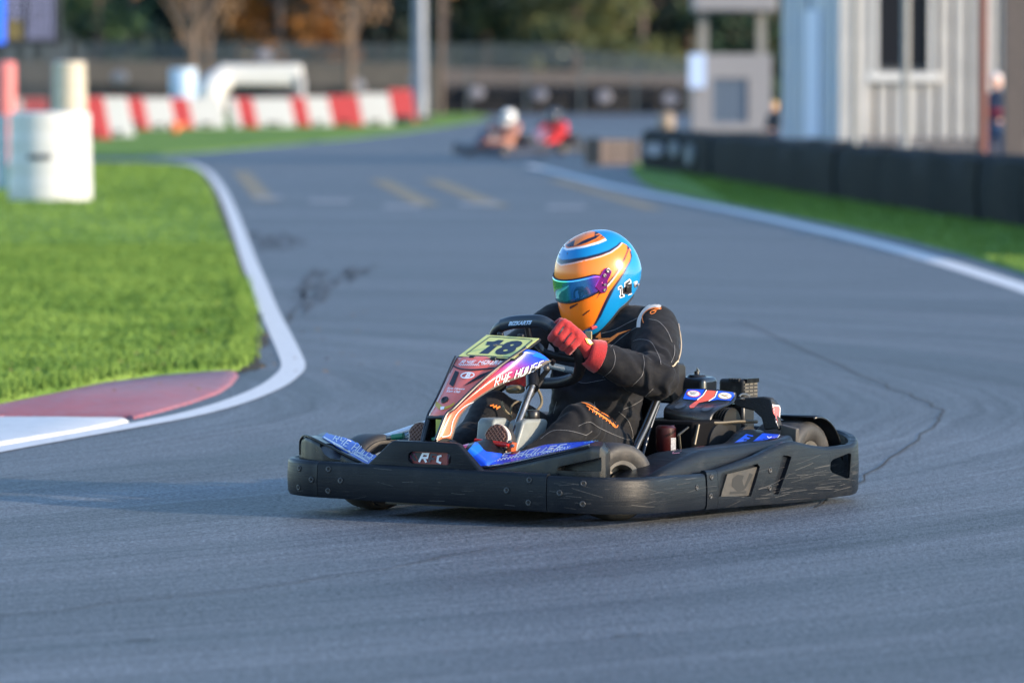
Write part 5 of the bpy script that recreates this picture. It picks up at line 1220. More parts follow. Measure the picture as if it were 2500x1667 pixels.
MB().box((c.x - .06, c.y - .06, c.z - .14), (.08, .09, .10)).build('carburettor', BLKM, KT, bevel=.01)
# engine cover
cr = [[((1672, 949), .20), ((1712, 948), .25), ((1756, 951), .30), ((1797, 957), .345)], [((1662, 963), .20), ((1702, 964), .25), ((1748, 968), .30), ((1797, 972), .350)], [((1648, 978), .21), ((1690, 984), .26), ((1735, 988), .31), ((1786, 982), .36)], [((1630, 987), .22), ((1668, 992), .27), ((1712, 996), .32), ((1766, 992), .37)], [((1621, 1000), .225), ((1655, 1006), .275), ((1700, 1010), .33), ((1745, 1006), .375)], [((1620, 1022), .22), ((1655, 1026), .275), ((1698, 1029), .33), ((1736, 1028), .375)]]
rows = [[K(*p, y=y) for p, y in r] for r in cr]
CVDBG = [[tuple(round(c, 2) for c in p) for p in r] for r in rows]
rows = [smooth_pts(r, 4) for r in rows]; m_ = len(rows[0]); cols = [smooth_pts([r[k] for r in rows], 4) for k in range(m_)]; rows = [[cols[k][i] for k in range(m_)] for i in range(len(cols[0]))]
cv = MB().grid(rows).build('engine_cover', BLK2, KT); cv.data.shade_smooth(); so = cv.modifiers.new('s', 'SOLIDIFY'); so.thickness = .007; so.offset = 1
bm = bmesh.new(); bm.from_mesh(cv.data); bmesh.ops.recalc_face_normals(bm, faces=bm.faces)
if sum(f.normal.z for f in bm.faces) < 0: bmesh.ops.reverse_faces(bm, faces=bm.faces)
bm.to_mesh(cv.data); bm.free(); so.offset = -1
bv = bvh_of([cv])
decal('blue_decal', bv, [[(1678, 951), (1721, 951), (1712, 966), (1698, 977), (1668, 974), (1672, 962)], [(1750, 954), (1790, 958), (1793, 966), (1784, 979), (1752, 976), (1735, 979), (1748, 965)]], BLUED, cv, .0014)
decal('red_stripe', bv, [[(1727, 953), (1748, 955), (1742, 970), (1728, 979), (1706, 984), (1694, 996), (1684, 997), (1683, 991), (1694, 983), (1714, 970)]], mat('warm_red_decal', (.60, .09, .06), .4), cv, .0016)
strokes('white_line', bv, [[(1725, 952), (1716, 966), (1702, 977)], [(1751, 955), (1745, 970), (1730, 980)]], 2.2, WHD, cv, off=.002)
for cx, cy, m_r in ((1693, 962, REDD), (1769, 967, mat('sticker_ochre', (.42, .30, .08), .5))):
    decal('round_sticker', bv, [ell(cx, cy, 17, 8.4, .06)], m_r, cv, .0022); decal('sticker_face', bv, [ell(cx, cy, 14.5, 6.8, .06)], WHD, cv, .0028)
    for k in range(3): strokes('sticker_print', bv, [[(cx - 9 + k, cy - 3 + k * 2.6), (cx + 9 - k * 2, cy - 2.6 + k * 2.6)]], 1.1, mat('grey_ink', (.06, .06, .075), .5), cv, off=.0034)
strokes('sticker_print', bv, [[(1759, 963), (1778, 972)]], 1.8, mat('sticker_ochre', (.42, .30, .08), .5), cv, off=.004)
for cx, cy in ((1661, 990), (1727, 996)):
    decal('finger_recess', bv, [ell(cx, cy, 15, 7, -.35)], mat('recess_grey', (.03, .035, .042), .3), cv, .0012)
    strokes('recess_rim', bv, [ell(cx, cy, 16, 7.6, -.35)], 1.6, BLK2, cv, off=.003)
eb = MB().box((-.30, .27, .20), (.26, .24, .18)).build('engine_block', mat('engine_dark', (.004, .004, .005), .8, var=.4, vscale=20, spec=.1), KT, bevel=.01)
k0 = K(1630, 1070, y=.34); MB().lathe([(.03, -.045), (.034, -.04), (.034, .035), (.028, .042)], Matrix.Translation(k0 + V((-.02, -.02, .0))), 24).build('fire_red_housing', mat('engine_red', (.035, .003, .004), .4, coat=.1), KT, smooth=40)
MB().lathe([(.010, -.012), (.010, .008), (.006, .010)], Matrix.Translation(K(1640, 1045, y=.34)), 16).build('red_knob', mat('engine_red', (.1, .01, .01)), KT, smooth=40)
MB().prism([K(1638, 1100, y=.39), K(1650, 1099, y=.39), K(1650, 1068, y=.39), K(1638, 1069, y=.39)], [K(1638, 1100, y=.385), K(1650, 1099, y=.385), K(1650, 1068, y=.385), K(1638, 1069, y=.385)]).build('data_label', mat('label_grey', (.30, .30, .32), .5, var=.6, vscale=200), KT)
for a, b, r in (((1705, 1036), (1695, 1085), .006), ((1680, 1043), (1655, 1063), .004), ((1658, 1058), (1662, 1100), .004)): MB().tube([K(*a, y=.40), K(*b, y=.40)], r, 8).build('engine_stay', mat('oily_steel', (.06, .055, .045), .4, metal=.7), KT)
MB().tube(smooth_pts([K(1735, 1032, y=.38), K(1765, 1032, y=.40), K(1800, 1029, y=.42), K(1848, 1029, y=.45)], 3), .006, 8).build('throttle_rod', mat('throttle_steel', (.12, .105, .08), .5, metal=.7), KT, smooth=True)
ex = [K(1758, 1060, y=.36), K(1782, 1045, y=.36)]
MB().tube([V((-.33, .30, .20)), V((-.33, .40, .20))], .075, 28).build('exhaust_silencer', mat('silencer_dark', (.006, .007, .009), .6, var=.3, vscale=40), KT, smooth=40)
MB().lathe([(.060, -.012), (.075, -.006), (.078, .01)], Matrix.Translation((-.40, .46, .19)) @ Matrix.Rotation(-math.pi / 2, 4, 'X'), 28).build('belt_guard', mat('guard_edge', (.02, .02, .02), .5), KT)
for k in range(5): MB().lathe([(.030, 0), (.062, .001), (.062, .004), (.030, .005)], Matrix.Translation((-.41, .40 - k * .012, .265)) @ Matrix.Rotation(math.pi / 2, 4, 'X'), 24).build('cooling_fin', mat('fin_dark', (.02, .02, .02), .5, metal=.5), KT)
# rear guard: a front facing arch and a side face carrying the red reflector
yg = .43
gf_ = [(1792, 975), (1800, 972), (1862, 968), (1880, 972), (1902, 1046), (1866, 1050), (1858, 1020), (1838, 1002), (1812, 996), (1792, 990)]
xg = -.455; yg = K(1880, 980, x=xg).y
A_ = [K(*p, x=xg) for p in gf_]; MB().prism(A_, [p + V((-.03, 0, 0)) for p in A_]).build('rear_guard', mat('textured_black', (.016, .017, .019), .7, var=.35, vscale=90, bump=.5, bscale=150), KT, bevel=.005)
B_ = [(1879, 972), (1893, 974), (1905, 992), (1906, 1050), (1901, 1049)]
B3 = [K(1880, 973, x=xg + .001), K(1894, 975, x=xg - .035), K(1906, 992, x=xg - .05), K(1907, 1050, x=xg - .02), K(1901, 1050, x=xg + .001)]; rg_ = MB().prism(B3, [p + V((-.012, -.012, 0)) for p in B3]).build('reflector_panel', BLK2, KT, bevel=.003)
bv = bvh_of([rg_]); decal('white_border', bv, [[(1880, 986), (1903, 990), (1905, 998), (1901, 1046)]], WHD, rg_, .001); decal('red_reflector', bv, [[(1883, 990), (1902, 993), (1903, 999), (1900, 1038)]], mat('reflector_red', (.62, .10, .07), .3, coat=.5), rg_, .002)
MB().tube(smooth_pts([K(1805, 968, y=.42), K(1812, 962, y=.42), K(1830, 966, y=.42), K(1822, 974, y=.42), K(1808, 972, y=.42)], 3), .0035, 6).build('pull_ring', STEEL, KT)
C_ = [(1905, 1036), (1945, 1046), (1943, 1088), (1905, 1078)]; C3 = [K(*p, x=-.462) for p in C_]; MB().prism(C3, [p + V((-.02, 0, 0)) for p in C3]).build('fender_mount', mat('dusty_grey_plastic', (.07, .064, .058), .6, var=.3, vscale=20), KT, bevel=.004)
# rear fender
fr = [(-.60 + .172 * math.cos(math.radians(a)), .139 + .160 * math.sin(math.radians(a))) for a in [60, 70, 80, 90, 100, 110, 120, 130, 140, 150, 160, 170, 178]]
fr = [(-.575, .296)] + fr[3:]
rows = [[V((x, y, z)) for y in (.455, .47, .52, .57, .625, .632)] for x, z in fr]
for r in rows: r[0] = r[0] + V((0, 0, -.01)); r[-1] = r[-1] + V((0, 0, -.008))
fo = MB().grid(rows).build('rear_fender', BLK2, KT, smooth=60); md = fo.modifiers.new('s', 'SOLIDIFY'); md.thickness = .005
# ------------------------------------------------------------------ the driver
SUIT = mat('black_race_suit', (.0065, .007, .0095), .85, var=.2, vscale=60, sheen=.05, spec=.3, bump=.35, bscale=38)
SKIN = mat('skin', (.55, .30, .22), .5)
GLOVE = mat('red_glove', (.40, .016, .018), .85, var=.18, vscale=60, bump=.4, bscale=240, sheen=.3)
ORI = mat('orange_embroidery', (.85, .22, .03), .6)
CREAM = mat('cream_piping', (.42, .34, .24), .7)
STIT = mat('grey_stitching', (.15, .15, .155), .7)
def capsule(mb, a, b, ra, rb, n=20):
    a = V(a); b = V(b); d = b - a; L_ = d.length; M = Matrix.Translation(a) @ d.to_track_quat('Z', 'Y').to_matrix().to_4x4(); pr = []
    for k in range(7): t = math.pi / 2 * (1 - k / 6); pr.append((max(.0004, ra * math.cos(t)), -ra * math.sin(t)))
    for k in range(7): t = math.pi / 2 * k / 6; pr.append((max(.0004, rb * math.cos(t)), L_ + rb * math.sin(t)))
    mb.lathe(pr, M, n)
def ellipsoid(mb, c, r, rot=None, n=24):
    M = Matrix.Translation(V(c)) @ (rot or Matrix.Identity(4)) @ Matrix.Diagonal((*r, 1)); pr = [(max(.001, math.sin(math.pi * k / 14)), -math.cos(math.pi * k / 14)) for k in range(15)]; mb.lathe(pr, M, n)
def remesh(mb, name, m, parent, vox=.009, sm=8, fold=None, mode=None):
    me = mb.mesh(name); o = link(name, me, None, m)
    r = o.modifiers.new('r', 'REMESH'); r.mode = 'VOXEL'; r.voxel_size = vox; r.use_smooth_shade = True
    s_ = o.modifiers.new('s', 'SMOOTH'); s_.factor = .6; s_.iterations = sm
    bpy.context.view_layer.update(); dg = bpy.context.evaluated_depsgraph_get(); me2 = bpy.data.meshes.new_from_object(o.evaluated_get(dg)); o.modifiers.clear(); o.data = me2; me2.name = name
    if not me2.materials: me2.materials.append(m)
    if fold:
        ns = [v.normal.copy() for v in me2.vertices]
        for v, n_ in zip(me2.vertices, ns): v.co += n_ * fold(v.co, n_)
    me2.shade_smooth(); o.parent = parent; return o
driver = thing('person', (.199, 19.40, 0), KROT, 'driver in black and orange race suit, orange and blue helmet and red gloves', 'person')
SHL, ELL, WRL = V((-.245, .190, .600)), V((-.02, .335, .438)), K(1440, 862, y=.185)
SHR, ELR, WRR = V((-.225, -.195, .600)), V((.02, -.33, .43)), V((.150, -.20, .49))
body = MB()
capsule(body, (-.10, 0, .20), (-.17, 0, .34), .150, .160); ellipsoid(body, (-.15, 0, .27), (.145, .175, .13))
ellipsoid(body, (-.185, 0, .43), (.135, .180, .16)); ellipsoid(body, (-.215, 0, .54), (.115, .185, .12)); capsule(body, (-.225, -.13, .605), (-.225, .13, .605), .072, .076)
capsule(body, (-.225, 0, .62), (-.225, 0, .70), .085, .068)
for s, H, Kn, An in ((1, V((-.08, .105, .175)), K(1418, 1034, y=.215), V((.50, .135, .165))), (-1, V((-.08, -.105, .175)), K(1205, 1000, y=-.20), V((.56, -.13, .175)))):
    capsule(body, H, Kn, .100, .070); mid = Kn.lerp(An, .45); capsule(body, Kn, mid + V((0, 0, -.012)), .072, .062); capsule(body, mid + V((0, 0, -.012)), An, .062, .047)
for A, B, C in ((SHL, ELL, WRL), (SHR, ELR, WRR)):
    capsule(body, A, A.lerp(B, .5), .084, .080); capsule(body, A.lerp(B, .5), B, .080, .070); capsule(body, B, B.lerp(C, .5), .069, .064); capsule(body, B.lerp(C, .5), C + (B - C).normalized() * .030, .064, .050)
def fold(p, n):
    d = 0
    for J, ax, amp in ((ELL, (ELL - SHL).normalized() + (WRL - ELL).normalized(), .0100), (ELR, (ELR - SHR).normalized() + (WRR - ELR).normalized(), .0075)):
        r = (p - J).length
        if r < .19: d += amp * (1 - r / .19) * math.sin((p - J).dot(ax.normalized()) * 120 + noise.noise(p * 18) * 5)
    q = (p - V((-.10, 0, .30))).length
    if q < .24: d += .006 * (1 - q / .24) * math.sin(p.z * 105 + noise.noise(p * 11) * 6 + p.y * 12)
    for Kn in (K(1418, 1034, y=.215),):
        q = (p - Kn).length
        if q < .17: d += .006 * (1 - q / .17) * math.sin(p.x * 95 + p.z * 50 + noise.noise(p * 12) * 6)
    d += .0060 * noise.noise(V((p.x * 9, p.y * 9, p.z * 15))) + .0030 * noise.noise(V((p.x * 30, p.y * 30, p.z * 55)))
    if p.z > .66: d *= .3
    return d
bo_ = remesh(body, 'race_suit', SUIT, driver, .0085, 5, fold)
BVD = bvh_of([bo_])
# collar and neck
nk = MB(); nk.lathe([(.060, -.05), (.060, .09)], Matrix.Translation((-.215, .005, .66)), 24); nk.build('neck', SKIN, driver, smooth=40)
cl = MB(); cl.lathe([(.092, -.035), (.080, .0), (.074, .036), (.070, .040), (.066, .034), (.070, .0), (.084, -.035)], Matrix.Translation((-.228, .0, .672)) @ Matrix.Rotation(.10, 4, 'Y'), 36, closed=True); cl.build('collar', SUIT, driver, smooth=True)
# embroidery, piping and stitching, laid on the cloth
decal('chest_logo', BVD, [[(1454, 824), (1466, 811), (1468, 826), (1490, 825), (1508, 813), (1542, 804), (1510, 818), (1486, 832), (1462, 833), (1461, 825)]], ORI, driver, .0016, 2)
decal('chest_logo', BVD, [[(1475, 843), (1490, 830), (1512, 817), (1494, 832), (1479, 843)]], ORI, driver, .0018, 2)
strokes('shoulder_piping', BVD, [[(1560, 800), (1562, 780), (1572, 762), (1585, 751), (1600, 747), (1612, 752)]], 9, mat('white_piping', (.52, .50, .48), .7), driver, sm=4, off=.003, maxe=4)
strokes('shoulder_piping', BVD, [[(1572, 790), (1569, 775), (1576, 763), (1590, 755), (1614, 753)]], 1.8, ORI, driver, sm=4, off=.0035, maxe=4)
strokes('shoulder_logo', BVD, [[(1614, 755), (1600, 757), (1589, 762), (1589, 767), (1596, 766), (1602, 760), (1594, 760)]], 1.8, ORI, driver, sm=3, off=.0025, maxe=4)
strokes('elbow_piping', BVD, [[(1655, 790), (1660, 810), (1664, 845), (1660, 870), (1650, 886), (1640, 896)]], 3.5, CREAM, driver, sm=4, off=.004, maxe=4)
for i, l in enumerate(([(1466, 815), (1500, 806), (1530, 790), (1558, 777)], [(1490, 848), (1515, 826), (1540, 808), (1560, 797)], [(1585, 780), (1608, 786), (1628, 808), (1640, 836)], [(1546, 833), (1560, 829), (1580, 831), (1595, 842), (1608, 870), (1614, 890)],
                       [(1497, 853), (1502, 875), (1495, 900), (1472, 921)], [(1570, 868), (1573, 890), (1566, 918), (1542, 942)], [(1392, 925), (1420, 935), (1450, 932), (1478, 926)], [(1594, 948), (1560, 980), (1520, 1000)], [(1646, 843), (1646, 865), (1638, 885)],
                       [(1452, 980), (1450, 1010)], [(1412, 1040), (1440, 1030), (1470, 1048), (1540, 1074), (1535, 1030), (1510, 1005)], [(1320, 1072), (1350, 1052), (1390, 1052), (1430, 1062)], [(1430, 1062), (1445, 1052)], [(1360, 980), (1352, 1010)], [(1540, 748), (1560, 744)])):
    strokes('stitching', BVD, [l], 1.0, STIT, driver, sm=4, off=.0022, maxe=4)
# leg lettering reads down the thigh
strokes('leg_logo', BVD, [[(1420, 983), (1436, 988), (1455, 999), (1475, 1010), (1492, 1022), (1506, 1036)]], 2.2, ORI, driver, sm=3, off=.0025, maxe=4)
strokes('leg_logo', BVD, [[(1432, 991), (1450, 1003), (1470, 1016), (1488, 1030), (1500, 1043), (1507, 1040), (1506, 1034)]], 2.0, ORI, driver, sm=3, off=.0025, maxe=4)
for k in range(8):
    x = 1440 + k * 8; y = 993 + k * 5.6; strokes('leg_logo', BVD, [[(x, y), (x - 1.5, y + 9 - .2 * k)], [(x, y + 3), (x + 5, y + 8)]], 1.7, ORI, driver, off=.0026, maxe=4)
strokes('knee_logo', BVD, [[(1196, 992), (1204, 990), (1203, 996), (1212, 992), (1211, 998), (1220, 993)]], 3, ORI, driver, off=.003, maxe=4)
decal('arm_panel', BVD, [[(1333, 862), (1340, 838), (1352, 850), (1356, 872), (1340, 868)]], mat('pale_grey_cloth', (.42, .42, .46), .8), driver, .002, 4)
# tear-off strap under the helmet
MB().box(K(1437, 835, y=.03), (.006, .026, .075)).build('strap', mat('khaki_strap', (.33, .27, .15), .8), driver, bevel=.002)

MB().tube(smooth_pts([K(1653, 788, y=.23), K(1660, 812, y=.26), K(1663, 845, y=.28), K(1658, 872, y=.30), K(1644, 892, y=.31), K(1622, 906, y=.33)], 4), [.0012, .002, .0022, .0022] + [.0026] * 17, 8).build('elbow_piping', CREAM, driver, smooth=True)
# ---- gloves: palm, four bent fingers round the rim, thumb, gauntlet
def frame_pt(c, ex, ey, ez, p): return c + ex * p[0] + ey * p[1] + ez * p[2]
def glove(wr, grip, rim_dir, rad, front, cuffdir, name):
    """fingers pass over the outside of the rim, across its front and curl back in; the palm is on the driver's side"""
    mb = MB(); ex = rim_dir.normalized(); kn = grip + rad * .040 - front * .006
    for f_ in (-.7, .1, .9): capsule(mb, wr + ex * .012 * f_, kn + ex * (.026 * f_), .027, .021, 16)
    lens = (.84, .97, 1.0, .92); rd_ = (.0125, .0138, .0142, .0138)
    for k in range(4):
        o_ = ex * ((-1.5 + k) * .0245 + .003); l = lens[k]; a = kn + o_ * .98; r = rd_[k]
        p1 = grip + o_ + rad * (.022 * l) + front * (.034 * l); p2 = grip + o_ - rad * (.014 * l) + front * .032; p3 = grip + o_ * .97 - rad * (.028 * l) + front * .010
        capsule(mb, a, p1, r * 1.28, r * 1.15, 14); capsule(mb, p1, p2, r * 1.15, r, 14); capsule(mb, p2, p3, r, r * .85, 14)
    t0 = wr.lerp(kn, .35) - front * .008; t1 = grip + ex * .048 - front * .030 + rad * .010; t2 = grip + ex * .056 - front * .022 - rad * .018
    capsule(mb, t0, t1, .020, .0155, 14); capsule(mb, t1, t2, .0155, .013, 14)
    g = remesh(mb, name, GLOVE, driver, .0034, 2, lambda p, n: .0012 * noise.noise(p * 60))
    cf_ = MB(); a = wr + cuffdir * -.014; b = wr + cuffdir * .036
    cf_.tube([a, a.lerp(b, .3), a.lerp(b, .65), b, b + cuffdir * .002], [.043, .049, .055, .058, .054], 24, cap=False); c = cf_.build('cuff', GLOVE, g, smooth=True); md = c.modifiers.new('s', 'SOLIDIFY'); md.thickness = .003
    return g
# left hand sits at the upper left of the wheel as the driver sees it (right in the photo)
front = -axis
gl = pl[7].lerp(pl[8], .12); rd = (pl[6] - pl[8]).normalized()
radL = (gl - c0); radL = (radL - axis * radL.dot(axis) - rd * radL.dot(rd)).normalized()
GL_ = glove(WRL, gl, rd, radL, front, (ELL - WRL).normalized(), 'glove')
bv = bvh_of([GL_])
strokes('finger_seam', bv, [[(1364, 817), (1370, 808), (1377, 797)]], 4, BLD_, GL_, sm=3, off=.0015, maxe=2.5)
strokes('finger_seam', bv, [[(1376, 838), (1386, 824), (1396, 812)]], 2.6, BLD_, GL_, sm=3, off=.0015, maxe=2.5)
strokes('finger_seam', bv, [[(1386, 848), (1396, 838), (1407, 825)]], 1.8, BLD_, GL_, sm=3, off=.0015, maxe=2.5)
bv = bvh_of(list(GL_.children) [:1] + [GL_])
decal('cuff_patch', bv, [[(1427, 826), (1440, 828), (1449, 840), (1440, 842), (1432, 836)]], mat('yellow_patch', (.75, .55, .10), .6), GL_, .003, 3)
decal('cuff_patch', bv, [[(1432, 829), (1441, 831), (1446, 838), (1439, 839), (1435, 835)]], WHD, GL_, .004, 3)
gr_ = pl[13].lerp(pl[14], .5); rdr = (pl[15] - pl[13]).normalized(); radR = (gr_ - c0); radR = (radR - axis * radR.dot(axis) - rdr * radR.dot(rdr)).normalized()
GR_ = glove(gr_ + (WRR - gr_).normalized() * .085, gr_, rdr, radR, front, (ELR - WRR).normalized(), 'glove')

# ---- shoes
SHOEW = mat('shoe_sidewall', (.55, .48, .42), .6); SOLE = mat('brown_sole', (.10, .045, .032), .7, dirt=.5, dirtcol=(.2, .14, .11)); SHOEB = mat('shoe_black', (.02, .02, .024), .7)
def shoe(c, up, nrm, side, l=.115, w=.042, show=1.0):
    """forefoot standing against the pedal: sole plane normal nrm, up = towards the toe"""
    sh = MB(); pts = []
    for k in range(28):
        a = 2 * math.pi * k / 28; u = math.cos(a); v = math.sin(a); ww = w * (1 if v > 0 else .86)
        pts.append((u * ww * (1 - .12 * max(0, v) ** 2), v * l * (.55 if v > 0 else 1.15)))
    def pp(x, y, z): return c + side * x + up * y + nrm * z
    rows = [[pp(x * f, y * f, z) for x, y in pts] for z, f in ((-.022, .93), (-.020, 1.0), (-.004, 1.02), (0, .98))]
    so_ = MB().grid(rows, closeu=True); so_.f += [tuple(range(28)), tuple(3 * 28 + k for k in range(28))]; s0 = so_.build('shoe', SHOEW, driver, smooth=50)
    rows = [[pp(x * .90, y * .93, z) for x, y in pts] for z in (-.002, .0015)]; t_ = MB().grid(rows, closeu=True); t_.f += [tuple(range(28)), tuple(28 + k for k in range(28))]; t_.build('sole', SOLE, s0)
    gm = MB()
    for k in range(-9, 10):
        for sg_ in (1, -1):
            seg = []
            for t in range(-30, 31):
                x = t * .004; y = sg_ * x * 1.1 + k * .0155
                if -l * .95 < y < l * .5 and abs(x) < w * .84 * (math.sqrt(max(0, 1 - (y / (l * .52)) ** 2)) if y > 0 else .86): seg.append(pp(x, y, .0030))
            if len(seg) > 2: gm.tube([seg[0], seg[-1]], .0021, 4)
    gm.build('tread', mat('sole_ridge', (.22, .12, .09), .7), s0)
    up_ = MB(); ellipsoid(up_, c + nrm * -.060 - up * .02, (.05, .040, .075)); capsule(up_, c - nrm * .055 + up * .01, c - nrm * .10 - up * .07, .040, .045); remesh(up_, 'shoe_upper', SHOEB, driver, .006, 4)
nS = V((.96, .10, .25)).normalized(); upS = (V((-.22, 0, .97)) - nS * V((-.22, 0, .97)).dot(nS)).normalized(); sdS = nS.cross(upS)
shoe(K(1211, 1070, x=.575), upS, nS, sdS, l=.092, w=.047)
shoe(K(1023, 1062, x=.66), upS, nS, sdS, l=.085, w=.045)

# ---- helmet
hel = MB()
HC = K(1457, 670, y=-.002); HYAW = -math.radians(29); HM = Matrix.Translation(HC) @ Matrix.Rotation(HYAW, 4, 'Z') @ Matrix.Rotation(math.radians(19), 4, 'Y') @ Matrix.Rotation(math.radians(-4), 4, 'X')
TB = [(.1500, .003, .003, .003), (.1485, .022, .026, .022), (.143, .047, .055, .045), (.132, .074, .085, .070), (.115, .097, .108, .091), (.092, .116, .128, .107), (.065, .131, .143, .119), (.035, .142, .152, .127), (.005, .149, .156, .131), (-.025, .153, .155, .131), (-.055, .157, .150, .129), (-.085, .159, .145, .125), (-.112, .156, .137, .120), (-.140, .146, .127, .112), (-.157, .130, .115, .105), (-.167, .112, .102, .096)]
def hpt(z, f, b, w, a, grow=0):
    ca, sa = math.cos(a), math.sin(a); e = 2 / 2.25
    x = (f + grow if ca >= 0 else b + grow) * math.copysign(abs(ca) ** e, ca); y = (w + grow) * math.copysign(abs(sa) ** e, sa)
    zz = z
    if z < -.02: zz = z - x * .20 * (-.02 - z) / .12 + .050 * min(1, 1 - ca) * min(1, (-.02 - z) / .14)
    return V((x - .0 , y, zz))
def htab(t):                                    # dense table
    k = t * (len(TB) - 1); i = min(int(k), len(TB) - 2); f = k - i
    P_ = [TB[max(i - 1, 0)], TB[i], TB[i + 1], TB[min(i + 2, len(TB) - 1)]]
    return tuple(.5 * ((2 * P_[1][j]) + (P_[2][j] - P_[0][j]) * f + (2 * P_[0][j] - 5 * P_[1][j] + 4 * P_[2][j] - P_[3][j]) * f * f + (P_[3][j] - 3 * P_[2][j] + 3 * P_[1][j] - P_[0][j]) * f ** 3) for j in range(4))
NR, NA = 220, 400
rows = [[HM @ hpt(*htab(i / (NR - 1)), 2 * math.pi * k / NA) for k in range(NA)] for i in range(NR)]
hmb = MB().grid(rows, closeu=True); last = rows[-1]; base = len(hmb.v); cI = sum(last, V()) / NA
hmb.v += [tuple(cI + (p - cI) * .93 + V((0, 0, .006))) for p in last] + [tuple(cI + (p - cI) * .80 + V((0, 0, .05))) for p in last]
for r0 in (0, 1):
    a0_ = (NR - 1) * NA if r0 == 0 else base; b0_ = base if r0 == 0 else base + NA
    for k in range(NA): k2 = (k + 1) % NA; hmb.f.append((a0_ + k, a0_ + k2, b0_ + k2, b0_ + k))
hmb.f.append(tuple(base + NA + k for k in range(NA)))
HELM = mat('helmet_paint', (.8, .8, .8), .22, vcol='paint', coat=.25, spec=.35); HELM.node_tree.nodes['Principled BSDF'].inputs['Coat Roughness'].default_value = .04
hm_ = hmb.build('helmet', HELM, driver, smooth=True)
def z6(*l): return [(1320 + x * .17857, 540 + y * .17857) for x, y in l]
CO = (.93, .215, .018); CB = (.006, .21, .50); CK = (.012, .014, .035); CW = (.85, .85, .86); CP = (.88, .40, .13); CDO = (.85, .17, .02)
PAINT = [  # later entries lie on top
    (CB, z6((100, 640), (100, 60), (1500, 60), (1500, 1500), (100, 1500))),
    (CO, z6((100, 610), (200, 606), (400, 575), (600, 530), (800, 480), (950, 425), (1060, 350), (1130, 270), (1175, 300), (1235, 400), (1245, 490), (1190, 590), (1100, 740), (1000, 890), (930, 1010), (870, 1130), (800, 1260), (740, 1390), (700, 1440), (500, 1540), (100, 1500))),
    (CK, z6((1160, 650), (1175, 660), (1090, 800), (1010, 920), (950, 1040), (900, 1140), (825, 1300), (760, 1400), (715, 1440), (720, 1420), (760, 1340), (810, 1230), (870, 1100), (935, 970), (1020, 850))),
    (CK, z6((1130, 262), (1150, 268), (1200, 350), (1215, 365), (1190, 430), (1150, 530), (1100, 600), (1085, 600), (1150, 480), (1185, 390), (1180, 340))),
    (CK, z6((1215, 400), (1232, 402), (1250, 480), (1225, 560), (1170, 650), (1160, 650), (1210, 560), (1232, 490), (1222, 440))),
    (CK, z6((1085, 600), (1105, 605), (1060, 690), (985, 790), (920, 870), (885, 900), (860, 940), (800, 1010), (740, 1090), (800, 980), (860, 890), (930, 820), (1020, 710))),
    (CW, z6((1105, 605), (1114, 612), (1070, 695), (1000, 795), (930, 880), (895, 905), (900, 893), (985, 795), (1062, 692))),
    (CK, z6((150, 615), (190, 605), (420, 570), (650, 518), (830, 470), (960, 415), (1065, 340), (1128, 262), (1110, 262), (1040, 330), (930, 395), (800, 440), (620, 485), (400, 520), (180, 535), (100, 560))),
    (CW, z6((150, 621), (200, 612), (420, 576), (650, 524), (835, 475), (965, 420), (1070, 345), (1134, 270), (1140, 275), (1075, 352), (970, 428), (840, 483), (652, 531), (420, 583), (200, 619), (150, 628))),
    (CW, z6((100, 480), (235, 405), (400, 395), (600, 360), (800, 305), (900, 260), (980, 205), (1010, 160), (960, 130), (930, 100), (700, 60), (300, 60), (100, 200))),
    (CDO, z6((100, 420), (250, 385), (400, 370), (600, 335), (790, 280), (885, 235), (960, 175), (945, 140), (900, 100), (700, 60), (300, 60), (100, 200))),
    (CK, z6((120, 380), (290, 365), (430, 350), (600, 310), (780, 262), (860, 215), (915, 165), (880, 120), (700, 60), (400, 80), (200, 220))),
    (CO, z6((450, 335), (470, 260), (530, 170), (590, 130), (740, 140), (735, 205), (640, 240), (560, 275), (490, 325))),
    (CO, z6((520, 330), (620, 300), (760, 235), (860, 150), (850, 130), (870, 130), (885, 160), (800, 235), (700, 285), (600, 320))),
    (CO, z6((740, 190), (800, 165), (835, 130), (850, 145), (800, 200), (790, 215), (815, 175), (770, 195))),
    (CO, z6((640, 318), (760, 270), (860, 205), (910, 140), (925, 150), (880, 210), (790, 268), (680, 312))),
]
at_ = hm_.data.color_attributes.new('paint', 'FLOAT_COLOR', 'POINT'); HMI = HM.inverted()
PBB = [(min(p[0] for p in q), max(p[0] for p in q), min(p[1] for p in q), max(p[1] for p in q)) for _, q in PAINT]
def col_at(px, py):
    c = CB
    for (col, poly), bb_ in zip(PAINT, PBB):
        if bb_[0] <= px <= bb_[1] and bb_[2] <= py <= bb_[3] and inside(poly, px, py): c = col
    return c
PXY = []; CC = []
for i in range(NR * NA):
    k = i % NA
    if k > NA // 2: j = i - k + (NA - k); PXY.append(PXY[j]); CC.append(CC[j]); continue
    co = hm_.data.vertices[i].co; l = HMI @ co; q = toPX(co)
    CC.append(CB if (l.x < -.03 and l.y < .085) else col_at(*q)); PXY.append(q if CC[-1] or 1 else None)
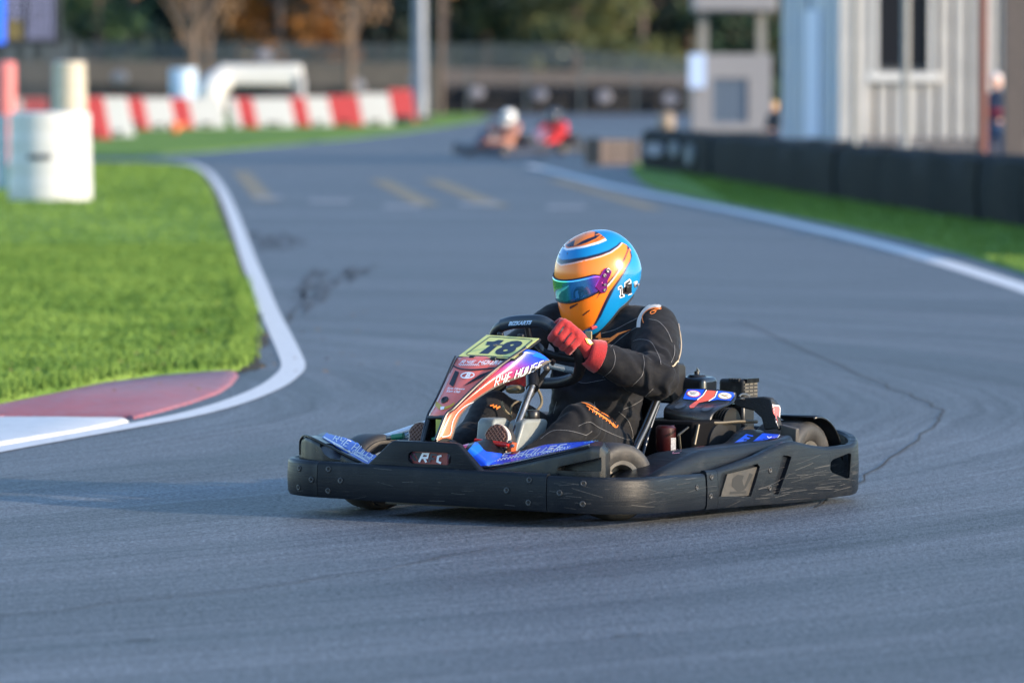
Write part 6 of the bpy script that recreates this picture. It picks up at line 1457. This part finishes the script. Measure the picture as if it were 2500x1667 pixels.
for i in range(NR * NA):
    k = i % NA; c = CC[i]
    if k <= NA // 2 and NA < i < NR * NA - NA and any(CC[j] != c for j in (i - 1, i + 1, i - NA, i + NA)):
        px, py = PXY[i]; acc = [0, 0, 0]; l = HMI @ hm_.data.vertices[i].co
        if not (l.x < -.03 and l.y < .085):
            for ox, oy in ((-.9, -.9), (.9, -.9), (0, 0), (-.9, .9), (.9, .9), (0, 1.2), (0, -1.2), (1.2, 0), (-1.2, 0)):
                cc = col_at(px + ox, py + oy); acc = [a_ + b__ / 9 for a_, b__ in zip(acc, cc)]
            c = tuple(acc)
    at_.data[i].color = (*c, 1)
    if k > NA // 2: at_.data[i].color = tuple(at_.data[i - k + (NA - k)].color)
for i in range(NR * NA, len(hm_.data.vertices)): at_.data[i].color = (.01, .01, .012, 1)
BVH_ = bvh_of([hm_])
# visor: a shell of its own standing proud of the helmet, built in helmet space
def vis_edge(a):                               # upper and lower edge (helmet z) against angle
    t = abs(a) / math.radians(72); return .034 + .004 * t, -.040 + .018 * t ** 2.2
vm = bpy.data.materials.new('mirrored_visor'); vm.use_nodes = True; N, L = nodes(vm); b = N['Principled BSDF']; b.inputs['Metallic'].default_value = .85; b.inputs['Roughness'].default_value = .06; b.inputs['Coat Weight'].default_value = .5
ac = N.new('ShaderNodeAttribute'); ac.attribute_name = 'tint'; L.new(ac.outputs['Color'], b.inputs['Base Color'])
rows = []; tints = []
AM = math.radians(72); NVA = 90
TH_ = [(.0, (.04, .42, .30)), (.22, (.04, .48, .40)), (.34, (.04, .34, .80)), (.5, (.10, .50, 1.0)), (.68, (.14, .50, 1.0)), (.80, (.20, .20, .95)), (.90, (.62, .12, .85)), (1.0, (.9, .15, .55))]
def tint(t):
    for (a, c), (b_, d) in zip(TH_, TH_[1:]):
        if t <= b_: return lerp3(c, d, (t - a) / (b_ - a))
    return TH_[-1][1]
def ht_z(z):                                   # table entry at height z
    for i in range(len(TB) - 1):
        if TB[i][0] >= z >= TB[i + 1][0]: f = (TB[i][0] - z) / (TB[i][0] - TB[i + 1][0]); return htab((i + f) / (len(TB) - 1))
for j in range(15):
    row = []
    for k in range(NVA + 1):
        a = -AM + 2 * AM * k / NVA; zt_, zb_ = vis_edge(a); t = abs(a) / AM
        if t > .82: sh = (t - .82) / .18; zt_ -= .012 * sh * sh; zb_ += .020 * sh * sh
        z = zt_ + (zb_ - zt_) * j / 14
        row.append(HM @ hpt(*ht_z(z), a, grow=.0055 + (.0 if 0 < j < 14 else -.002))); tints.append(tint(t))
    rows.append(row)
vo = MB().grid(rows).build('visor', vm, hm_, smooth=True)
at2 = vo.data.color_attributes.new('tint', 'FLOAT_COLOR', 'POINT')
for i, c in enumerate(tints): at2.data[i].color = (*c, 1)
md = vo.modifiers.new('s', 'SOLIDIFY'); md.thickness = .003; md.offset = -1
ed = MB(); ed.tube([p for p in rows[0]], .0022, 6); ed.tube([p for p in rows[-1]], .0024, 6); ed.build('visor_seal', mat('visor_rubber', (.012, .012, .014), .5), hm_, smooth=True)
# hinge arm and screws on both sides
for sg_ in (1, -1):
    arm = []
    def hp_(x, z, grow=.006):
        i0 = ht_z(z); w = i0[3]; f = i0[1] if x > 0 else i0[2]; ca = min(.999, abs(x) / f); y = w * (1 - ca ** 2.25) ** (1 / 2.25)
        p = hpt(*i0, math.atan2(1, 1)); return HM @ V((x, sg_ * (y + grow), z))
    g = MB()
    ctr = [(.082, -.005), (.068, .014), (.052, .030), (.036, .043), (.024, .046), (.014, .040), (.012, .028), (.022, .016), (.034, .006), (.042, -.008), (.046, -.026), (.056, -.034), (.070, -.030)]
    g.prism([hp_(x, z, .002) for x, z in ctr], [hp_(x, z, .0085) for x, z in ctr]); g.build('visor_arm', mat('magenta_mirror', (.70, .07, .50), .10, metal=.9), hm_, bevel=.002)
    for x, z, r in ((.024, .036, .0085), (.042, .024, .0065), (.050, -.006, .005), (.056, -.024, .0055)):
        p = hp_(x, z, .0085); q = (hp_(x, z, .02) - p).normalized(); M_ = Matrix.Translation(p) @ q.to_track_quat('Z', 'Y').to_matrix().to_4x4(); MB().lathe([(r, 0), (r, .0022), (r * .7, .003), (r * .35, .001)], M_, 16).build('hinge_screw', mat('screw_steel', (.22, .20, .20), .35, metal=.8), hm_, smooth=40)
# intercom plug and number on the side, vents, rim trim
strokes('number_outline', BVH_, [z6((1060, 905), (1100, 880), (1108, 890), (1110, 1005), (1135, 1000), (1140, 1025), (1085, 1042), (1080, 1018), (1095, 1012), (1090, 925), (1062, 932), (1060, 905)), z6((1152, 905), (1150, 845), (1218, 795), (1228, 815), (1230, 845), (1180, 870)), z6((1175, 990), (1235, 965), (1240, 990), (1195, 1010))], 2.2, WHD, hm_, off=.0008, maxe=3)
decal('number_print', BVH_, [z6((1075, 905), (1105, 890), (1110, 1005), (1128, 1005), (1130, 1022), (1090, 1035), (1088, 1020), (1098, 1012), (1092, 920))], BLD_, hm_, .0012, 3)
decal('number_print', BVH_, [z6((1155, 900), (1155, 850), (1215, 808), (1222, 835), (1180, 860), (1245, 850), (1240, 980), (1180, 1000), (1120, 990), (1115, 920))], BLD_, hm_, .0012, 3)
d_ = kray(*z6((1182, 925))[0]).normalized(); h_, n_, _, _ = BVH_.ray_cast(KC, d_); M_ = Matrix.Translation(h_ + n_ * .004) @ n_.to_track_quat('Z', 'Y').to_matrix().to_4x4()
MB().box((0, 0, 0), (.022, .020, .010)).build('intercom_clip', BLKM, hm_, bevel=.002).matrix_local = M_
for xx_ in range(1300, 1100, -8):
    d_ = kray(*z6((xx_, 860))[0]).normalized(); h_, n_, _, _ = BVH_.ray_cast(KC, d_)
    if h_ is not None and n_.dot(d_) < -.3: break
M_ = Matrix.Translation(h_) @ n_.to_track_quat('Z', 'Y').to_matrix().to_4x4()
MB().lathe([(.013, -.002), (.012, .002), (.006, .005), (.004, .012), (.001, .013)], M_, 20).build('hans_post', mat('satin_silver', (.6, .6, .62), .3, metal=.8), hm_, smooth=40)
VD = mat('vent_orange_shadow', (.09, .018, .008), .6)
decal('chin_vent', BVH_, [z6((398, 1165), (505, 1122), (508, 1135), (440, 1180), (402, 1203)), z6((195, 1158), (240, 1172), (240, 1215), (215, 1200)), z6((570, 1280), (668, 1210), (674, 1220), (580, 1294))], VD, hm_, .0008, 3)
decal('crown_vent', BVH_, [z6((375, 270), (385, 262), (402, 268), (390, 280)), z6((305, 345), (320, 335), (328, 345), (312, 362)), z6((388, 335), (400, 328), (408, 338), (396, 348)), z6((248, 450), (258, 440), (266, 448), (256, 465)), z6((358, 438), (368, 430), (374, 440), (364, 455))], BLD_, hm_, .0008, 3)
MB().tube([p + (p - cI).normalized() * .001 for p in last[::4]], .005, 8, close=True).build('rim_trim', mat('visor_rubber', (.012, .012, .014), .5), hm_, smooth=True)
MB().tube([K(1443, 802, y=.035), K(1454, 797, y=.04), K(1464, 792, y=.045)], .006, 8).build('chin_strap_buckle', REDP, hm_, smooth=True)
MB().tube([K(1462, 788, y=.045), K(1474, 782, y=.05), K(1484, 772, y=.055)], .0045, 6).build('chin_strap', mat('khaki_strap', (.33, .27, .15), .8), hm_, smooth=True)
# ------------------------------------------------------------------ distant karts and bystanders
def simple_body(name, m, parent, segs, vox=.014):
    mb = MB()
    for s_ in segs:
        if len(s_) == 2: ellipsoid(mb, *s_)
        else: capsule(mb, *s_, n=14)
    me = mb.mesh(name); o = link(name, me, None, m); r = o.modifiers.new('r', 'REMESH'); r.mode = 'VOXEL'; r.voxel_size = vox; sm_ = o.modifiers.new('s', 'SMOOTH'); sm_.iterations = 4
    bpy.context.view_layer.update(); me2 = bpy.data.meshes.new_from_object(o.evaluated_get(bpy.context.evaluated_depsgraph_get())); o.modifiers.clear(); o.data = me2; me2.name = name
    if not me2.materials: me2.materials.append(m)
    me2.shade_smooth(); o.parent = parent; return o
def far_kart(x, y, rz, bodym, nosem, lab):
    t = thing('racing_kart', (x, y, 0), rz, lab, 'kart', 'karts far down the track')
    def b2(path): 
        rows = [[V((px_, py_, .05)), V((px_, py_, .18)), V((px_ * .96, py_ * .95, .19)), V((px_ * .95, py_ * .94, .05))] for px_, py_ in path]; return MB().grid(rows, closeu=True)
    ring = arc(.62, .45, .25, 90, 0, 6) + arc(.62, -.45, .25, 0, -90, 6) + arc(-.65, -.45, .25, -90, -180, 6) + arc(-.65, .45, .25, 180, 90, 6); ring.append(ring[0])
    b2(ring).build('bumper', bodym, t, smooth=50)
    for s in (1, -1):
        rows = [[V((.80, s * .10, .12)), V((.80, s * .10, .19)), V((.60, s * .10, .20)), V((.60, s * .1, .12))], [V((.80, s * .62, .12)), V((.78, s * .62, .27)), V((.58, s * .6, .27)), V((.6, s * .6, .12))]]
        MB().grid(rows, closeu=True).build('front_fairing', bodym, t); rows = [[V((.4, s * .68, .1)), V((.4, s * .66, .17)), V((.4, s * .48, .17)), V((.4, s * .47, .1))], [V((-.4, s * .68, .1)), V((-.4, s * .66, .24)), V((-.4, s * .48, .26)), V((-.4, s * .47, .1))]]
        mb = MB().grid(rows, closeu=True); mb.f += [(0, 1, 2, 3), (4, 5, 6, 7)]; mb.build('side_pod', bodym, t, bevel=.02)
        for (cx, r, w) in ((.46, .128, .13), (-.58, .14, .19)):
            Mw = Matrix.Translation((cx, s * .48, r)) @ Matrix.Rotation(math.pi / 2, 4, 'X'); MB().lathe([(.06, -w / 2), (r * .9, -w / 2), (r, -w * .35), (r, w * .35), (r * .9, w / 2), (.06, w / 2)], Mw, 20, closed=True).build('wheel', TYRE, t, smooth=40)
    mb = MB(); mb.prism([(.78, -.07, .24), (.78, .07, .24), (.42, .17, .50), (.42, -.17, .50)], [(.72, -.06, .23), (.72, .06, .23), (.38, .15, .48), (.38, -.15, .48)]); mb.build('nose_panel', nosem, t, bevel=.01)
    MB().tube([(.22, .15 * math.cos(a), .53 + .13 * math.sin(a)) for a in [j * math.pi / 8 for j in range(16)]], .014, 8, close=True).build('steering_wheel', BLK2, t)
    MB().tube([(.38, 0, .2), (.22, 0, .53)], .013, 8).build('steering_column', STEEL, t)
    MB().prism([(.05, -.19, .08), (.05, .19, .08), (-.25, .2, .12), (-.25, -.2, .12)], [(.05, -.19, .1), (.05, .19, .1), (-.38, .18, .48), (-.38, -.18, .48)]).build('seat', BLK2, t, bevel=.02)
    MB().box((-.42, .3, .28), (.28, .24, .24)).build('engine', BLK2, t, bevel=.03)
    MB().box((.2, 0, .045), (.9, .55, .008)).build('floor_tray', BLKM, t)
    return t
def far_driver(x, y, rz, suitm, helm, glovem, lab, pants=None):
    p = thing('person', (x, y, 0), rz, lab, 'person', 'drivers of the distant karts')
    segs = [((-.10, 0, .22), (-.18, 0, .40), .15, .15), ((-.19, 0, .46), (.13, .18, .16)), ((-.22, -.13, .60), (-.22, .13, .60), .075, .075)]
    for s in (1, -1): segs += [((-.22, s * .19, .59), (0, s * .31, .43), .078, .066), ((0, s * .31, .43), (.18, s * .17, .54), .062, .043), ((-.08, s * .11, .19), (.28, s * .21, .32), .09, .068), ((.28, s * .21, .32), (.55, s * .13, .19), .064, .048)]
    simple_body('race_suit', suitm, p, segs)
    for s in (1, -1):
        simple_body('glove', glovem, p, [((.17, s * .175, .54), (.22, s * .155, .57), .042, .036)] + [((.21, s * .155, .55 + .018 * k), (.245, s * .145, .55 + .018 * k), .013, .012) for k in range(4)], .007)
        MB().box((.60, s * .13, .20), (.06, .09, .2)).build('shoe', SHOEB, p, bevel=.025)
    h = MB(); rows_ = [[V((-.165 + hpt(*TB[i], 2 * math.pi * k / 40).x, hpt(*TB[i], 2 * math.pi * k / 40).y, .78 + hpt(*TB[i], 2 * math.pi * k / 40).z)) for k in range(40)] for i in range(len(TB))]
    h.grid(rows_, closeu=True); h.f.append(tuple((len(TB) - 1) * 40 + k for k in range(40))); ho = h.build('helmet', helm, p, smooth=True)
    rows_ = [[V((-.165, 0, .78)) + hpt(*ht_z(z), a, grow=.005) for a in [math.radians(-70 + 10 * k) for k in range(15)]] for z in (.03, 0, -.025, -.05)]
    MB().grid(rows_).build('visor', mat('dark_visor', (.02, .02, .025), .1, spec=.8), ho, smooth=True)
    return p
p1 = G(1228, 382); p2 = G(1345, 376)
DNV = mat('dark_navy_bodywork', (.012, .02, .05), .4); DGY = mat('dark_grey_bodywork', (.03, .03, .035), .5)
R1, R2 = -math.pi / 2 - .75, -math.pi / 2 - .45
far_kart(p1.x, p1.y, R1, DNV, DNV, 'dark blue kart driven by the white helmeted driver far down the track')
far_driver(p1.x, p1.y, R1, mat('white_orange_suit', (.42, .20, .15), .8, var=.4, vscale=6), mat('white_helmet', (.82, .85, .85), .25, coat=.5), SHOEB, 'distant driver in a white helmet sitting in the dark blue kart')
far_kart(p2.x, p2.y, R2, DGY, mat('pinkish_panel', (.40, .25, .32), .5), 'dark kart driven by the red suited driver far down the track')
far_driver(p2.x, p2.y, R2, mat('bright_red_suit', (.62, .035, .045), .8), mat('dark_helmet', (.015, .02, .04), .25, coat=.5), SHOEB, 'distant driver in a red suit and dark helmet')

def stander(x, y, rz, H, lab, skin, top, legs, hair, band=None, pose=0, seated=False):
    p = thing('person', (x, y, 0), rz, lab, 'person'); s = H / 1.75
    S = lambda *a: tuple(c * s for c in a)
    leg = []
    for q in (1, -1): leg += [(S(0, q * .10, .86), S(.01, q * .11, .48), .085 * s, .06 * s), (S(.01, q * .11, .48), S(-.01, q * .12, .08), .058 * s, .042 * s)]
    leg.append((S(0, 0, .90), S(0, 0, .98), .135 * s, .14 * s)); body = simple_body('trousers', legs, p, leg, .016)
    t = [(S(0, 0, 1.0), S(0, 0, 1.25), .135 * s, .15 * s), (S(0, -.12, 1.38), S(0, .12, 1.38), .07 * s, .07 * s), (S(0, 0, 1.2), S(0, 0, 1.42), .13 * s, .10 * s)]
    for q in (1, -1): t += [(S(0, q * .19, 1.38), S(.03, q * .25, 1.12), .058 * s, .048 * s), (S(.03, q * .25, 1.12), S(.18, q * .16, 1.02), .045 * s, .036 * s)]
    simple_body('jacket', top, p, t, .014)
    if band:
        MB().lathe([(.152, 1.10), (.158, 1.11), (.165, 1.20), (.160, 1.21)], Matrix.Scale(s, 4), 24).build('jacket_band', band, p, smooth=40)
    hd = [(S(.01, 0, 1.62), S(.095, .075, .12)), (S(0, 0, 1.42), S(0, 0, 1.55), .05 * s, .045 * s), (S(.095, 0, 1.605), S(.105, 0, 1.595), .014 * s, .012 * s), (S(.0, .078, 1.62), S(.012, .012, .03)), (S(.0, -.078, 1.62), S(.012, .012, .03)), (S(.05, 0, 1.54), S(.035, .03, .03))]
    simple_body('head', skin, p, hd, .007)
    for q in (1, -1):
        simple_body('hand', skin, p, [(S(.18, q * .16, 1.02), S(.235, q * .14, 1.01), .034 * s, .028 * s)] + [(S(.235, q * (.125 + .016 * k), 1.01), S(.28, q * (.122 + .018 * k), .995), .0095 * s, .008 * s) for k in range(4)] + [(S(.20, q * .13, 1.03), S(.235, q * .10, 1.03), .011 * s, .009 * s)], .0055)
        MB().box(S(.04, q * .12, .04), S(.26, .09, .08)).build('shoe', SHOEB, p, bevel=.025)
    hr = MB(); ellipsoid(hr, S(-.012, 0, 1.66), S(.105, .088, .105)); ellipsoid(hr, S(-.05, 0, 1.60), S(.07, .085, .10)); simple_body('hair', hair, p, [(S(-.014, 0, 1.672), S(.102, .086, .092)), (S(-.045, 0, 1.61), S(.066, .084, .10))], .009)
    return p
NAVYC = mat('navy_cloth', (.012, .025, .06), .85); 
pp_ = at(2432, 190, 79); stander(pp_.x, 79, -math.pi / 2 - .5, 1.58, 'person in a navy and dark red jacket standing between the two posts at the right', SKIN, NAVYC, mat('blue_jeans', (.02, .05, .12), .85), mat('pale_hat', (.62, .55, .55), .8), mat('dark_red_cloth', (.14, .008, .03), .85))
pp_ = at(1890, 250, 95); stander(pp_.x, 95, -math.pi / 2 - .9, 1.14, 'small fair haired person behind the barrier below the cabin gable', SKIN, mat('dark_coat', (.03, .035, .045), .85), NAVYC, mat('blond_hair', (.55, .38, .16), .7))
